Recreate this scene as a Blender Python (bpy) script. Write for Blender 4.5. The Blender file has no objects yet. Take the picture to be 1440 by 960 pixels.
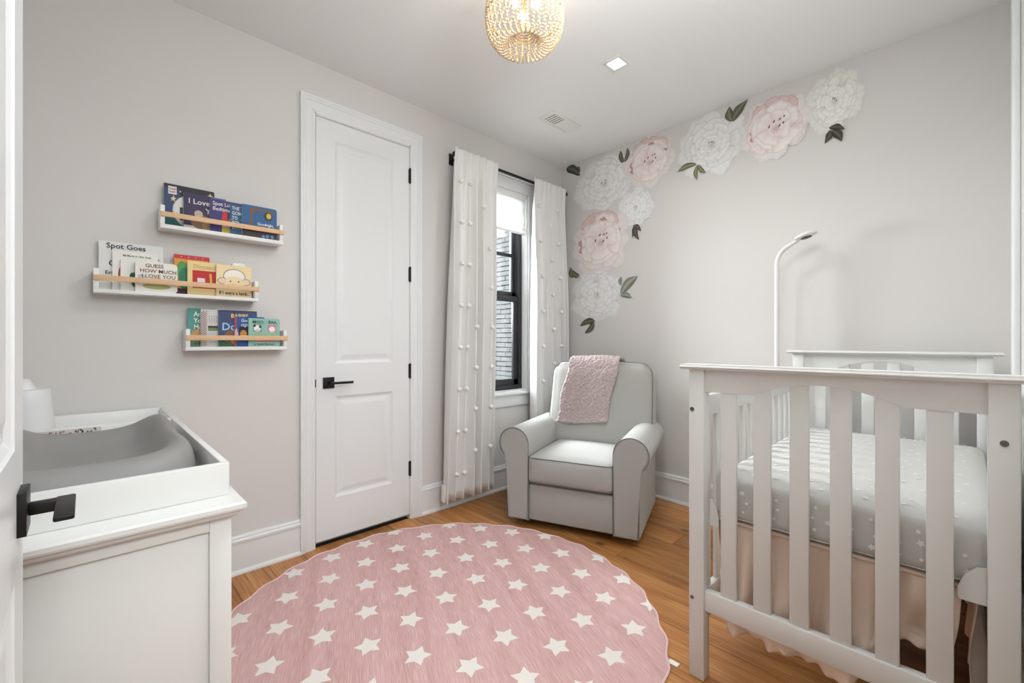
import bpy, bmesh, math, random
from mathutils import Vector, Matrix
random.seed(7)
PI = math.pi
sc = bpy.context.scene
COL = sc.collection

# ------------------------------------------------------------ camera
cd = bpy.data.cameras.new('camera')
cd.sensor_width = 36.0
cd.lens = 618.0 / 1440.0 * 36.0
cd.clip_start = 0.02
cam = bpy.data.objects.new('camera', cd)
COL.objects.link(cam)
cam.location = (2.558, -3.113, 1.17)
cam.rotation_euler = (PI / 2, 0, math.radians(45.867))
sc.camera = cam

# ------------------------------------------------------------ world, lights, exposure
world = bpy.data.worlds.new('world')
sc.world = world
world.use_nodes = True
wn = world.node_tree
bg = wn.nodes['Background']
bg.inputs[0].default_value = (0.93, 0.965, 1.0, 1)
bg.inputs[1].default_value = 1.45

def area(name, loc, target, sx, sy, power, color, spread=180):
    l = bpy.data.lights.new(name, 'AREA')
    l.shape = 'RECTANGLE'
    l.size = sx
    l.size_y = sy
    l.energy = power
    l.color = color
    l.spread = math.radians(spread)
    o = bpy.data.objects.new(name, l)
    COL.objects.link(o)
    o.location = loc
    d = Vector(target) - Vector(loc)
    o.rotation_euler = d.to_track_quat('-Z', 'Y').to_euler()
    return o

area('daylight', (-1.7, -0.85, 2.2), (1.6, -0.75, 0.9), 1.5, 1.5, 430, (0.91, 0.955, 1.0))
area('ceiling_fill', (1.85, -1.85, 2.71), (1.85, -1.85, 0), 0.7, 0.6, 10.5, (0.89, 0.955, 1.0))  # added soft fill below the ceiling, out of frame; no fixture here
area('hall_fill', (3.5, -2.75, 2.3), (1.8, -1.9, 1.1), 0.8, 0.8, 28, (0.89, 0.955, 1.0))  # added fill from the unseen hall, brightens faces towards the camera
area('bounce_fill', (2.2, -2.2, 2.1), (2.1, -2.1, 2.745), 0.35, 0.35, 13, (0.89, 0.955, 1.0), 160)  # added upward fill, out of frame, to brighten the ceiling and its bounce
area('recessed_spot', (1.183, -0.955, 2.738), (1.183, -0.955, 0), 0.07, 0.07, 4.5, (0.96, 0.97, 0.98), 150)
pl = bpy.data.lights.new('pendant_glow', 'POINT')
pl.energy = 2.2
pl.color = (1.0, 0.90, 0.76)
pl.shadow_soft_size = 0.05
plo = bpy.data.objects.new('pendant_glow', pl)
COL.objects.link(plo)
plo.location = (1.27, -1.79, 2.55)

vs = sc.view_settings
vs.view_transform = 'Standard'
vs.look = 'None'
vs.exposure = 0.28
vs.gamma = 1.0
vs.use_curve_mapping = False

# ------------------------------------------------------------ helpers
def lin(c):
    c = c / 255.0
    return c / 12.92 if c <= 0.04045 else ((c + 0.055) / 1.055) ** 2.4

def rgb(r, g, b):
    return (lin(r), lin(g), lin(b), 1.0)

def mat(name, col, rough=0.5, metal=0.0, bump=0.0, bscale=200.0, emit=None, estr=0.0, var=0.0, spec=0.5, sheen=0.0, coat=0.0):
    m = bpy.data.materials.new(name)
    m.use_nodes = True
    nt = m.node_tree
    b = nt.nodes['Principled BSDF']
    b.inputs['Base Color'].default_value = col
    b.inputs['Roughness'].default_value = rough
    b.inputs['Metallic'].default_value = metal
    b.inputs['Specular IOR Level'].default_value = spec
    if sheen:
        b.inputs['Sheen Weight'].default_value = sheen
    if coat:
        b.inputs['Coat Weight'].default_value = coat
    if emit:
        b.inputs['Emission Color'].default_value = emit
        b.inputs['Emission Strength'].default_value = estr
    tc = nt.nodes.new('ShaderNodeTexCoord')
    nz = nt.nodes.new('ShaderNodeTexNoise')
    nz.inputs['Scale'].default_value = bscale
    nz.inputs['Detail'].default_value = 3
    nt.links.new(tc.outputs['Object'], nz.inputs['Vector'])
    if bump:
        bp = nt.nodes.new('ShaderNodeBump')
        bp.inputs['Strength'].default_value = bump
        bp.inputs['Distance'].default_value = 0.002
        nt.links.new(nz.outputs['Fac'], bp.inputs['Height'])
        nt.links.new(bp.outputs['Normal'], b.inputs['Normal'])
    if var:
        mx = nt.nodes.new('ShaderNodeMix')
        mx.data_type = 'RGBA'
        mx.inputs[6].default_value = tuple(max(0, c * (1 - var)) for c in col[:3]) + (1,)
        mx.inputs[7].default_value = tuple(min(1, c * (1 + var)) for c in col[:3]) + (1,)
        nt.links.new(nz.outputs['Fac'], mx.inputs[0])
        nt.links.new(mx.outputs[2], b.inputs['Base Color'])
    return m

def newobj(name, me, m=None, parent=None, loc=None, rot=None):
    o = bpy.data.objects.new(name, me)
    COL.objects.link(o)
    if m is not None:
        if isinstance(m, (list, tuple)):
            for q in m:
                me.materials.append(q)
        elif len(me.materials) == 0:
            me.materials.append(m)
    if parent is not None:
        o.parent = parent
    if loc is not None:
        o.location = loc
    if rot is not None:
        o.rotation_euler = rot
    return o

def tomesh(bm, name, smooth=None):
    bmesh.ops.recalc_face_normals(bm, faces=bm.faces)
    me = bpy.data.meshes.new(name)
    bm.to_mesh(me)
    bm.free()
    if smooth is not None:
        me.shade_smooth()
        me.set_sharp_from_angle(angle=math.radians(smooth))
    return me

def obj(name, bm, m, parent=None, smooth=None, loc=None, rot=None):
    return newobj(name, tomesh(bm, name, smooth), m, parent, loc, rot)

def addbox(bm, x0, x1, y0, y1, z0, z1, mi=0):
    vv = [bm.verts.new(p) for p in ((x0, y0, z0), (x1, y0, z0), (x1, y1, z0), (x0, y1, z0),
                                    (x0, y0, z1), (x1, y0, z1), (x1, y1, z1), (x0, y1, z1))]
    fs = []
    for q in ((0, 3, 2, 1), (4, 5, 6, 7), (0, 1, 5, 4), (1, 2, 6, 5), (2, 3, 7, 6), (3, 0, 4, 7)):
        f = bm.faces.new([vv[i] for i in q])
        f.material_index = mi
        fs.append(f)
    return fs

def box(name, x0, x1, y0, y1, z0, z1, m, parent=None, bev=0.0, seg=2):
    bm = bmesh.new()
    addbox(bm, min(x0, x1), max(x0, x1), min(y0, y1), max(y0, y1), min(z0, z1), max(z0, z1))
    if bev:
        bmesh.ops.bevel(bm, geom=list(bm.edges), offset=bev, segments=seg, affect='EDGES', profile=0.5)
    return obj(name, bm, m, parent, 35 if bev else None)

def boxes(name, lst, m, parent=None, bev=0.0):
    bm = bmesh.new()
    for b in lst:
        addbox(bm, *b)
    if bev:
        bmesh.ops.bevel(bm, geom=list(bm.edges), offset=bev, segments=2, affect='EDGES', profile=0.5)
    return obj(name, bm, m, parent, 35 if bev else None)

def addprism(bm, prof, M0, M1, mi=0):
    """polygon prof (list of 3-vectors functions) from M0 to M1: callables mapping (a,b)->co"""
    A = [bm.verts.new(M0(a, b)) for a, b in prof]
    B = [bm.verts.new(M1(a, b)) for a, b in prof]
    n = len(prof)
    for i in range(n):
        f = bm.faces.new((A[i], A[(i + 1) % n], B[(i + 1) % n], B[i]))
        f.material_index = mi
    for L in (A[::-1], B):
        f = bm.faces.new(L)
        f.material_index = mi

def addtube(bm, pts, r, n=8, closed=False, cap=True):
    pts = [Vector(p) for p in pts]
    rings = []
    up = Vector((0, 0, 1))
    N = len(pts)
    prev = None
    for i, p in enumerate(pts):
        a = pts[(i - 1) % N] if (closed or i > 0) else p
        b = pts[(i + 1) % N] if (closed or i < N - 1) else p
        t = (b - a).normalized()
        if prev is None:
            u = t.cross(up)
            if u.length < 1e-3:
                u = t.cross(Vector((1, 0, 0)))
            u.normalize()
        else:
            u = prev - t * prev.dot(t)
            if u.length < 1e-5:
                u = t.cross(up)
            u.normalize()
        prev = u
        v = t.cross(u)
        rr = r[i] if isinstance(r, (list, tuple)) else r
        rings.append([bm.verts.new(p + u * math.cos(2 * PI * k / n) * rr + v * math.sin(2 * PI * k / n) * rr) for k in range(n)])
    M = N if closed else N - 1
    for i in range(M):
        A, B = rings[i], rings[(i + 1) % N]
        for k in range(n):
            bm.faces.new((A[k], A[(k + 1) % n], B[(k + 1) % n], B[k]))
    if cap and not closed:
        bm.faces.new(rings[0][::-1])
        bm.faces.new(rings[-1])

def tube(name, pts, r, m, parent=None, n=8, closed=False):
    bm = bmesh.new()
    addtube(bm, pts, r, n, closed)
    return obj(name, bm, m, parent, 50)

def addlathe(bm, prof, c=(0, 0, 0), n=24, axis='Z'):
    rings = []
    for r, h in prof:
        ring = []
        for k in range(n):
            a = 2 * PI * k / n
            x, y = r * math.cos(a), r * math.sin(a)
            if axis == 'Z':
                p = (c[0] + x, c[1] + y, c[2] + h)
            elif axis == 'Y':
                p = (c[0] + x, c[1] + h, c[2] + y)
            else:
                p = (c[0] + h, c[1] + x, c[2] + y)
            ring.append(bm.verts.new(p))
        rings.append(ring)
    for A, B in zip(rings, rings[1:]):
        for k in range(n):
            bm.faces.new((A[k], A[(k + 1) % n], B[(k + 1) % n], B[k]))
    bm.faces.new(rings[0][::-1])
    bm.faces.new(rings[-1])

def lathe(name, prof, c, m, parent=None, n=24, axis='Z'):
    bm = bmesh.new()
    addlathe(bm, prof, c, n, axis)
    return obj(name, bm, m, parent, 40)

def thing(name, label, cat, loc=(0, 0, 0), rotz=0.0, group=None):
    o = bpy.data.objects.new(name, None)
    o.empty_display_size = 0.05
    COL.objects.link(o)
    o.location = loc
    o.rotation_euler = (0, 0, rotz)
    o['label'] = label
    o['category'] = cat
    if group:
        o['group'] = group
    return o

def tag(o, label, cat, group=None):
    o['label'] = label
    o['category'] = cat
    if group:
        o['group'] = group
    return o

def struct(o):
    o['kind'] = 'structure'
    return o

def textmesh(body, size, thick=0.0004, bold=0.0, align='LEFT', sx=1.0, line=1.0):
    cu = bpy.data.curves.new('lettering', 'FONT')
    cu.body = body
    cu.size = size
    cu.extrude = thick
    cu.offset = bold
    cu.align_x = align
    cu.align_y = 'TOP'
    cu.space_line = line
    cu.resolution_u = 2
    o = bpy.data.objects.new('lettering', cu)
    COL.objects.link(o)
    bpy.context.view_layer.update()
    dg = bpy.context.evaluated_depsgraph_get()
    me = bpy.data.meshes.new_from_object(o.evaluated_get(dg))
    bpy.data.objects.remove(o)
    bpy.data.curves.remove(cu)
    me.transform(Matrix.Diagonal((sx, 1, 1, 1)))
    return me

def rbox(size, r, bulge=(0, 0, 0), n=8):
    """rounded, plumped box mesh centred on origin"""
    bm = bmesh.new()
    hx, hy, hz = (s / 2 for s in size)
    bmesh.ops.create_cube(bm, size=2.0)
    bmesh.ops.subdivide_edges(bm, edges=bm.edges, cuts=n, use_grid_fill=True)
    for v in bm.verts:
        # push grid lines towards the rims
        p = Vector([math.copysign(abs(c) ** 0.75, c) for c in v.co])
        q = Vector((p.x * hx, p.y * hy, p.z * hz))
        inn = Vector((max(-hx + r, min(hx - r, q.x)), max(-hy + r, min(hy - r, q.y)), max(-hz + r, min(hz - r, q.z))))
        d = q - inn
        if d.length > 1e-9:
            q = inn + d.normalized() * r
        fx = (1 - p.x ** 2)
        fy = (1 - p.y ** 2)
        fz = (1 - p.z ** 2)
        q.x += bulge[0] * p.x * fy * fz
        q.y += bulge[1] * p.y * fx * fz
        q.z += bulge[2] * p.z * fx * fy
        v.co = q
    return bm

# ------------------------------------------------------------ materials
M = {}
M['wall'] = mat('wall_paint', rgb(218, 214, 210), 0.9, spec=0.1)
M['ceil'] = mat('ceiling_paint', rgb(240, 240, 239), 0.85, spec=0.2)
M['trim'] = mat('trim_paint', rgb(229, 230, 229), 0.35, spec=0.4)
M['white'] = mat('white_lacquer', rgb(234, 233, 229), 0.35, spec=0.4)
M['crib'] = mat('crib_paint', rgb(224, 223, 219), 0.4, spec=0.4)
M['black'] = mat('black_metal', rgb(22, 21, 21), 0.42, metal=0.3)
M['blackframe'] = mat('black_window_frame', rgb(38, 39, 41), 0.45)
M['chair'] = mat('grey_linen', rgb(170, 168, 163), 0.9, bump=0.35, bscale=700, var=0.05, sheen=0.2)
M['piping'] = mat('grey_piping', rgb(112, 109, 107), 0.9)
M['dark'] = mat('dark_base', rgb(30, 29, 28), 0.7)
M['curtain'] = mat('white_curtain', rgb(232, 230, 227), 0.95, bump=0.25, bscale=500, sheen=0.2)
M['tuft'] = mat('white_tuft', rgb(242, 241, 238), 1.0, bump=0.8, bscale=300, sheen=0.3)
M['sheet'] = mat('muslin_sheet', rgb(206, 204, 200), 0.95, bump=0.4, bscale=160)
M['starwhite'] = mat('white_star_print', rgb(244, 243, 241), 0.9)
M['skirt'] = mat('blush_fabric', rgb(244, 222, 204), 0.9, bump=0.2, bscale=120, sheen=0.2)
M['throw'] = mat('mauve_fleece', rgb(176, 159, 157), 1.0, bump=1.0, bscale=160, var=0.18, sheen=0.4)
M['foam'] = mat('grey_foam', rgb(146, 144, 141), 0.55)
M['oakrail'] = mat('pine_rail', rgb(222, 182, 140), 0.5, bump=0.1, bscale=40, var=0.12)
M['chrome'] = mat('bolt_metal', rgb(120, 118, 116), 0.3, metal=0.9)
M['plastic'] = mat('white_plastic', rgb(232, 231, 229), 0.35)
M['lens'] = mat('dark_lens', rgb(38, 38, 40), 0.15)
M['bead'] = mat('whitewashed_bead', rgb(214, 192, 160), 0.6, var=0.06, bscale=30)
M['gold'] = mat('gold_metal', rgb(190, 150, 90), 0.35, metal=0.9)
M['bulb'] = mat('bulb', rgb(255, 240, 220), 0.4, emit=rgb(255, 232, 195), estr=5)
M['ledlens'] = mat('led_lens', rgb(255, 255, 255), 0.4, emit=rgb(255, 252, 245), estr=9)
M['paper'] = mat('paper', rgb(240, 236, 228), 0.8)
M['ventdark'] = mat('duct_dark', rgb(90, 90, 88), 0.8)
M['brick'] = mat('painted_brick', rgb(176, 177, 179), 0.9, bump=0.9, bscale=60, var=0.07)
M['mortar'] = mat('grey_mortar', rgb(64, 64, 66), 0.95, bump=0.6, bscale=80)
M['glass'] = mat('window_glass', rgb(255, 255, 255), 0.02)
_nt = M['glass'].node_tree
_tr = _nt.nodes.new('ShaderNodeBsdfTransparent')
_tr.inputs[0].default_value = (0.97, 0.985, 0.98, 1)
_gl = _nt.nodes.new('ShaderNodeBsdfGlossy')
_gl.inputs['Roughness'].default_value = 0.02
_fr = _nt.nodes.new('ShaderNodeFresnel')
_fr.inputs[0].default_value = 1.35
_mx = _nt.nodes.new('ShaderNodeMixShader')
_nt.links.new(_fr.outputs[0], _mx.inputs[0])
_nt.links.new(_tr.outputs[0], _mx.inputs[1])
_nt.links.new(_gl.outputs[0], _mx.inputs[2])
_nt.links.new(_mx.outputs[0], _nt.nodes['Material Output'].inputs[0])
M['shade'] = mat('shade_fabric', rgb(243, 242, 240), 0.9, bump=0.2, bscale=400)
M['shade'].node_tree.nodes['Principled BSDF'].inputs['Subsurface Weight'].default_value = 0.0
# translucent mix for the shade
nt = M['shade'].node_tree
tr = nt.nodes.new('ShaderNodeBsdfTranslucent')
tr.inputs[0].default_value = (0.95, 0.95, 0.93, 1)
mxs = nt.nodes.new('ShaderNodeMixShader')
mxs.inputs[0].default_value = 0.5
nt.links.new(nt.nodes['Principled BSDF'].outputs[0], mxs.inputs[1])
nt.links.new(tr.outputs[0], mxs.inputs[2])
nt.links.new(mxs.outputs[0], nt.nodes['Material Output'].inputs[0])

def colmat(name, r, g, b, rough=0.6):
    k = 'c_%d_%d_%d' % (r, g, b)
    if k not in M:
        M[k] = mat(name, rgb(r, g, b), rough)
    return M[k]

# wood floor
def floor_material():
    m = bpy.data.materials.new('oak_plank')
    m.use_nodes = True
    nt = m.node_tree
    N, L = nt.nodes, nt.links
    b = N['Principled BSDF']
    tc = N.new('ShaderNodeTexCoord')
    oi = N.new('ShaderNodeObjectInfo')
    mp = N.new('ShaderNodeMapping')
    mp.inputs['Scale'].default_value = (1.0, 9.0, 1.0)
    add = N.new('ShaderNodeVectorMath')
    add.operation = 'ADD'
    sc_ = N.new('ShaderNodeVectorMath')
    sc_.operation = 'SCALE'
    comb = N.new('ShaderNodeCombineXYZ')
    L.new(oi.outputs['Random'], comb.inputs[0])
    L.new(oi.outputs['Random'], comb.inputs[1])
    L.new(oi.outputs['Random'], comb.inputs[2])
    L.new(comb.outputs[0], sc_.inputs[0])
    sc_.inputs['Scale'].default_value = 37.0
    L.new(tc.outputs['Object'], mp.inputs[0])
    L.new(mp.outputs[0], add.inputs[0])
    L.new(sc_.outputs[0], add.inputs[1])
    # broad figure
    n1 = N.new('ShaderNodeTexNoise')
    n1.inputs['Scale'].default_value = 2.2
    n1.inputs['Detail'].default_value = 5
    n1.inputs['Distortion'].default_value = 0.8
    L.new(add.outputs[0], n1.inputs['Vector'])
    # rings
    wv = N.new('ShaderNodeTexWave')
    wv.wave_type = 'BANDS'
    wv.bands_direction = 'Y'
    wv.inputs['Scale'].default_value = 2.2
    wv.inputs['Distortion'].default_value = 9.0
    wv.inputs['Detail'].default_value = 2.0
    wv.inputs['Detail Scale'].default_value = 0.6
    L.new(add.outputs[0], wv.inputs['Vector'])
    # fine grain
    mp2 = N.new('ShaderNodeMapping')
    mp2.inputs['Scale'].default_value = (6.0, 160.0, 6.0)
    L.new(tc.outputs['Object'], mp2.inputs[0])
    n2 = N.new('ShaderNodeTexNoise')
    n2.inputs['Scale'].default_value = 1.5
    n2.inputs['Detail'].default_value = 4
    L.new(mp2.outputs[0], n2.inputs['Vector'])
    cr = N.new('ShaderNodeValToRGB')
    e = cr.color_ramp.elements
    e[0].position = 0.28
    e[0].color = rgb(158, 100, 52)
    e[1].position = 0.75
    e[1].color = rgb(212, 158, 100)
    x = e.new(0.5)
    x.color = rgb(190, 131, 75)
    L.new(n1.outputs['Fac'], cr.inputs[0])
    m1 = N.new('ShaderNodeMix')
    m1.data_type = 'RGBA'
    m1.blend_type = 'MULTIPLY'
    m1.inputs[0].default_value = 0.35
    L.new(cr.outputs[0], m1.inputs[6])
    r2 = N.new('ShaderNodeValToRGB')
    r2.color_ramp.elements[0].color = (0.55, 0.45, 0.36, 1)
    r2.color_ramp.elements[0].position = 0.1
    r2.color_ramp.elements[1].color = (1, 1, 1, 1)
    r2.color_ramp.elements[1].position = 0.55
    L.new(wv.outputs['Fac'], r2.inputs[0])
    L.new(r2.outputs[0], m1.inputs[7])
    m2 = N.new('ShaderNodeMix')
    m2.data_type = 'RGBA'
    m2.blend_type = 'MULTIPLY'
    m2.inputs[0].default_value = 0.5
    L.new(m1.outputs[2], m2.inputs[6])
    r3 = N.new('ShaderNodeValToRGB')
    r3.color_ramp.elements[0].color = (0.6, 0.52, 0.45, 1)
    r3.color_ramp.elements[0].position = 0.3
    r3.color_ramp.elements[1].color = (1.0, 1.0, 1.0, 1)
    r3.color_ramp.elements[1].position = 0.6
    L.new(n2.outputs['Fac'], r3.inputs[0])
    L.new(r3.outputs[0], m2.inputs[7])
    # per plank tone
    hs = N.new('ShaderNodeHueSaturation')
    mr = N.new('ShaderNodeMapRange')
    mr.inputs[3].default_value = 0.70
    mr.inputs[4].default_value = 1.15
    L.new(oi.outputs['Random'], mr.inputs[0])
    L.new(mr.outputs[0], hs.inputs['Value'])
    L.new(m2.outputs[2], hs.inputs['Color'])
    # knots
    mp3 = N.new('ShaderNodeMapping')
    mp3.inputs['Scale'].default_value = (3.4, 5.6, 0.0)
    L.new(tc.outputs['Object'], mp3.inputs[0])
    ad3 = N.new('ShaderNodeVectorMath')
    ad3.operation = 'ADD'
    L.new(mp3.outputs[0], ad3.inputs[0])
    cz = N.new('ShaderNodeCombineXYZ')
    L.new(oi.outputs['Random'], cz.inputs[0])
    sc3 = N.new('ShaderNodeVectorMath')
    sc3.operation = 'SCALE'
    sc3.inputs['Scale'].default_value = 53.0
    L.new(cz.outputs[0], sc3.inputs[0])
    L.new(sc3.outputs[0], ad3.inputs[1])
    vo = N.new('ShaderNodeTexVoronoi')
    vo.inputs['Scale'].default_value = 1.0
    vo.inputs['Randomness'].default_value = 1.0
    L.new(ad3.outputs[0], vo.inputs['Vector'])
    rk = N.new('ShaderNodeValToRGB')
    rk.color_ramp.elements[0].position = 0.05
    rk.color_ramp.elements[0].color = (0.09, 0.05, 0.03, 1)
    rk.color_ramp.elements[1].position = 0.15
    rk.color_ramp.elements[1].color = (1, 1, 1, 1)
    L.new(vo.outputs['Distance'], rk.inputs[0])
    m3 = N.new('ShaderNodeMix')
    m3.data_type = 'RGBA'
    m3.blend_type = 'MULTIPLY'
    m3.inputs[0].default_value = 0.85
    L.new(hs.outputs[0], m3.inputs[6])
    L.new(rk.outputs[0], m3.inputs[7])
    L.new(m3.outputs[2], b.inputs['Base Color'])
    b.inputs['Roughness'].default_value = 0.38
    b.inputs['Specular IOR Level'].default_value = 0.4
    bp = N.new('ShaderNodeBump')
    bp.inputs['Strength'].default_value = 0.15
    bp.inputs['Distance'].default_value = 0.001
    L.new(n2.outputs['Fac'], bp.inputs['Height'])
    L.new(bp.outputs[0], b.inputs['Normal'])
    return m

M['oak'] = floor_material()

def rug_material():
    m = bpy.data.materials.new('pink_rug_weave')
    m.use_nodes = True
    nt = m.node_tree
    N, L = nt.nodes, nt.links
    b = N['Principled BSDF']
    b.inputs['Roughness'].default_value = 1.0
    b.inputs['Specular IOR Level'].default_value = 0.1
    tc = N.new('ShaderNodeTexCoord')
    rt = N.new('ShaderNodeMapping')
    rt.inputs['Rotation'].default_value = (0, 0, math.radians(24.9))
    L.new(tc.outputs['Object'], rt.inputs[0])
    def noise(sx, sy, s, d=3):
        mp = N.new('ShaderNodeMapping')
        mp.inputs['Scale'].default_value = (sx, sy, 1)
        L.new(rt.outputs[0], mp.inputs[0])
        n = N.new('ShaderNodeTexNoise')
        n.inputs['Scale'].default_value = s
        n.inputs['Detail'].default_value = d
        L.new(mp.outputs[0], n.inputs['Vector'])
        return n
    a = noise(8, 260, 1.6, 4)
    c = noise(0.6, 9, 1.5, 2)
    cr = N.new('ShaderNodeValToRGB')
    e = cr.color_ramp.elements
    e[0].position = 0.3
    e[0].color = rgb(202, 162, 161)
    e[1].position = 0.72
    e[1].color = rgb(234, 206, 201)
    x = e.new(0.52)
    x.color = rgb(217, 177, 174)
    L.new(a.outputs['Fac'], cr.inputs[0])
    hs = N.new('ShaderNodeMix')
    hs.data_type = 'RGBA'
    hs.blend_type = 'MULTIPLY'
    hs.inputs[0].default_value = 1.0
    r2 = N.new('ShaderNodeValToRGB')
    r2.color_ramp.elements[0].position = 0.35
    r2.color_ramp.elements[0].color = (0.9, 0.86, 0.84, 1)
    r2.color_ramp.elements[1].position = 0.6
    r2.color_ramp.elements[1].color = (1, 1, 1, 1)
    L.new(c.outputs['Fac'], r2.inputs[0])
    L.new(cr.outputs[0], hs.inputs[6])
    L.new(r2.outputs[0], hs.inputs[7])
    L.new(hs.outputs[2], b.inputs['Base Color'])
    bp = N.new('ShaderNodeBump')
    bp.inputs['Strength'].default_value = 0.4
    bp.inputs['Distance'].default_value = 0.002
    L.new(a.outputs['Fac'], bp.inputs['Height'])
    L.new(bp.outputs[0], b.inputs['Normal'])
    return m

M['rug'] = rug_material()

def vcol_material(name, rough=0.75):
    m = bpy.data.materials.new(name)
    m.use_nodes = True
    nt = m.node_tree
    b = nt.nodes['Principled BSDF']
    b.inputs['Roughness'].default_value = rough
    b.inputs['Specular IOR Level'].default_value = 0.3
    at = nt.nodes.new('ShaderNodeAttribute')
    at.attribute_name = 'print'
    nt.links.new(at.outputs['Color'], b.inputs['Base Color'])
    return m

M['print'] = vcol_material('flower_print')

# ------------------------------------------------------------ room
W = 2.713      # room width (x)
FRONT = -3.42
HC = 2.745
SK = -0.021    # the flower wall runs very slightly out of square
# floor with planks
fl = struct(box('floor', -0.12, W + 1.4, FRONT - 0.1, 0.1, -0.06, -0.012, M['dark']))
row = 0
PW = 0.175
y = -1.03 + PW * 6
rows = []
while y > FRONT - 0.05:
    rows.append((y - PW, y))
    y -= PW
rnd = random.Random(3)
for (ya, yb) in rows:
    x = -0.01 - rnd.random() * 1.2
    while x < W + 0.05:
        ln = 1.2 + rnd.random() * 0.9
        xa, xb = max(x, -0.01), min(x + ln, W + 0.06)
        if xb - xa > 0.05 and ya < -0.001:
            yb2 = min(yb, -0.001)
            bm = bmesh.new()
            cx, cy = (xa + xb) / 2, (ya + yb2) / 2
            addbox(bm, xa - cx + 0.001, xb - cx - 0.001, ya - cy + 0.0009, yb2 - cy - 0.0009, -0.012, 0.0)
            top = [e for e in bm.edges if all(v.co.z > -0.001 for v in e.verts)]
            bmesh.ops.bevel(bm, geom=top, offset=0.0012, segments=1, affect='EDGES')
            o = obj('plank', bm, M['oak'], fl)
            o.location = (cx, cy, 0)
        x += ln
box('hall_floor', W + 0.07, W + 1.4, FRONT, -1.9, -0.012, 0.0, M['oak'], fl)

struct(box('ceiling', -0.12, W + 1.5, FRONT - 0.1, 0.1, HC, HC + 0.08, M['ceil']))

# wall_left, x = 0, with window opening and a shallow recess behind the closet door
WY0, WY1, WZ0, WZ1 = -0.99, -0.45, 0.765, 2.39      # window opening
DY0, DY1, DZ = -2.185, -1.572, 2.455                 # closet door opening
T = 0.16
wl = [(-T, 0, FRONT, DY0, 0, HC), (-T, -0.05, DY0, DY1, 0, DZ), (-T, 0, DY0, DY1, DZ, HC),
      (-T, 0, DY1, WY0, 0, HC), (-T, 0, WY0, WY1, 0, WZ0), (-T, 0, WY0, WY1, WZ1, HC), (-T, 0, WY1, 0.1, 0, HC)]
struct(boxes('wall_left', wl, M['wall']))
# wall_back (flower wall)
bm = bmesh.new()
vv = [(-T, 0.1), (W + 0.1, 0.1), (W + 0.1, SK * W), (0, 0.0), (-T, 0.0)]
A = [bm.verts.new((a, b, 0)) for a, b in vv]
B = [bm.verts.new((a, b, HC)) for a, b in vv]
for i in range(5):
    bm.faces.new((A[i], A[(i + 1) % 5], B[(i + 1) % 5], B[i]))
bm.faces.new(A[::-1])
bm.faces.new(B)
struct(obj('wall_back', bm, M['wall']))
# wall_right with the doorway the camera stands by, wall_front
HY0, HY1, HZ = -3.2, -2.28, 2.46
struct(boxes('wall_right', [(W, W + 0.12, HY1, -0.05, 0, HC), (W, W + 0.12, HY0, HY1, HZ, HC), (W, W + 0.12, FRONT, HY0, 0, HC)], M['wall']))
struct(box('wall_front', -T, W + 1.4, FRONT - 0.1, FRONT, 0, HC, M['wall']))
struct(boxes('wall_hall', [(W + 1.3, W + 1.4, FRONT, -1.9, 0, HC), (W + 0.12, W + 1.4, -1.98, -1.9, 0, HC)], M['wall']))
struct(boxes('trim_3', [(W - 0.018, W, HY1, HY1 + 0.08, 0, HZ + 0.08), (W - 0.018, W, HY0, HY1, HZ, HZ + 0.08)], M['trim'], bev=0.003))
# narrow wall stub the entry door hinges on
struct(box('wall_entry', 2.43, W, FRONT, -3.225, 0, HC, M['wall']))

# baseboards
BP = [(0, 0), (0.026, 0), (0.026, 0.008), (0.021, 0.017), (0.0145, 0.021), (0.0145, 0.155), (0.0215, 0.158), (0.0215, 0.17),
      (0.0165, 0.176), (0.0165, 0.184), (0.011, 0.193), (0, 0.193)]

def baseboard(name, p0, p1, nrm):
    bm = bmesh.new()
    n = Vector(nrm)
    addprism(bm, BP, lambda a, b: Vector(p0) + n * a + Vector((0, 0, b)), lambda a, b: Vector(p1) + n * a + Vector((0, 0, b)))
    return struct(obj(name, bm, M['trim']))

baseboard('baseboard_left', (0, FRONT, 0), (0, -2.266, 0), (1, 0, 0))
baseboard('baseboard_window', (0, -1.493, 0), (0, 0, 0), (1, 0, 0))
baseboard('baseboard_back', (0, 0, 0), (W, SK * W, 0), (0.021, -0.99978, 0))
baseboard('baseboard_right', (W, -0.47, 0), (W, -2.2, 0), (-1, 0, 0))
baseboard('baseboard_front', (0, FRONT, 0), (2.43, FRONT, 0), (0, 1, 0))

# door casings: boards with back band and inner bead
def casing_v(parent, name, y0, y1, outer, z1, x0=0.0):
    """vertical casing; outer = y of the outer edge"""
    s = 1 if outer == y0 else -1
    w = abs(y1 - y0)
    prof = [(0, 0), (0.024, 0), (0.024, 0.012), (0.019, 0.018), (0.019, 0.026), (0.0145, 0.031), (0.0135, w - 0.02), (0.0105, w - 0.013), (0.0105, w - 0.006), (0.007, w), (0, w)]
    bm = bmesh.new()
    addprism(bm, prof, lambda a, b: Vector((x0 + a, outer + s * b, 0)), lambda a, b: Vector((x0 + a, outer + s * b, z1 - b)))
    return obj(name, bm, M['trim'], parent)

def casing_h(parent, name, y0, y1, z1, w, x0=0.0):
    prof = [(0, 0), (0.024, 0), (0.024, 0.012), (0.019, 0.018), (0.019, 0.026), (0.0145, 0.031), (0.0135, w - 0.02), (0.0105, w - 0.013), (0.0105, w - 0.006), (0.007, w), (0, w)]
    bm = bmesh.new()
    addprism(bm, prof, lambda a, b: Vector((x0 + a, y0 + b, z1 - b)), lambda a, b: Vector((x0 + a, y1 - b, z1 - b)))
    return obj(name, bm, M['trim'], parent)

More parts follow.
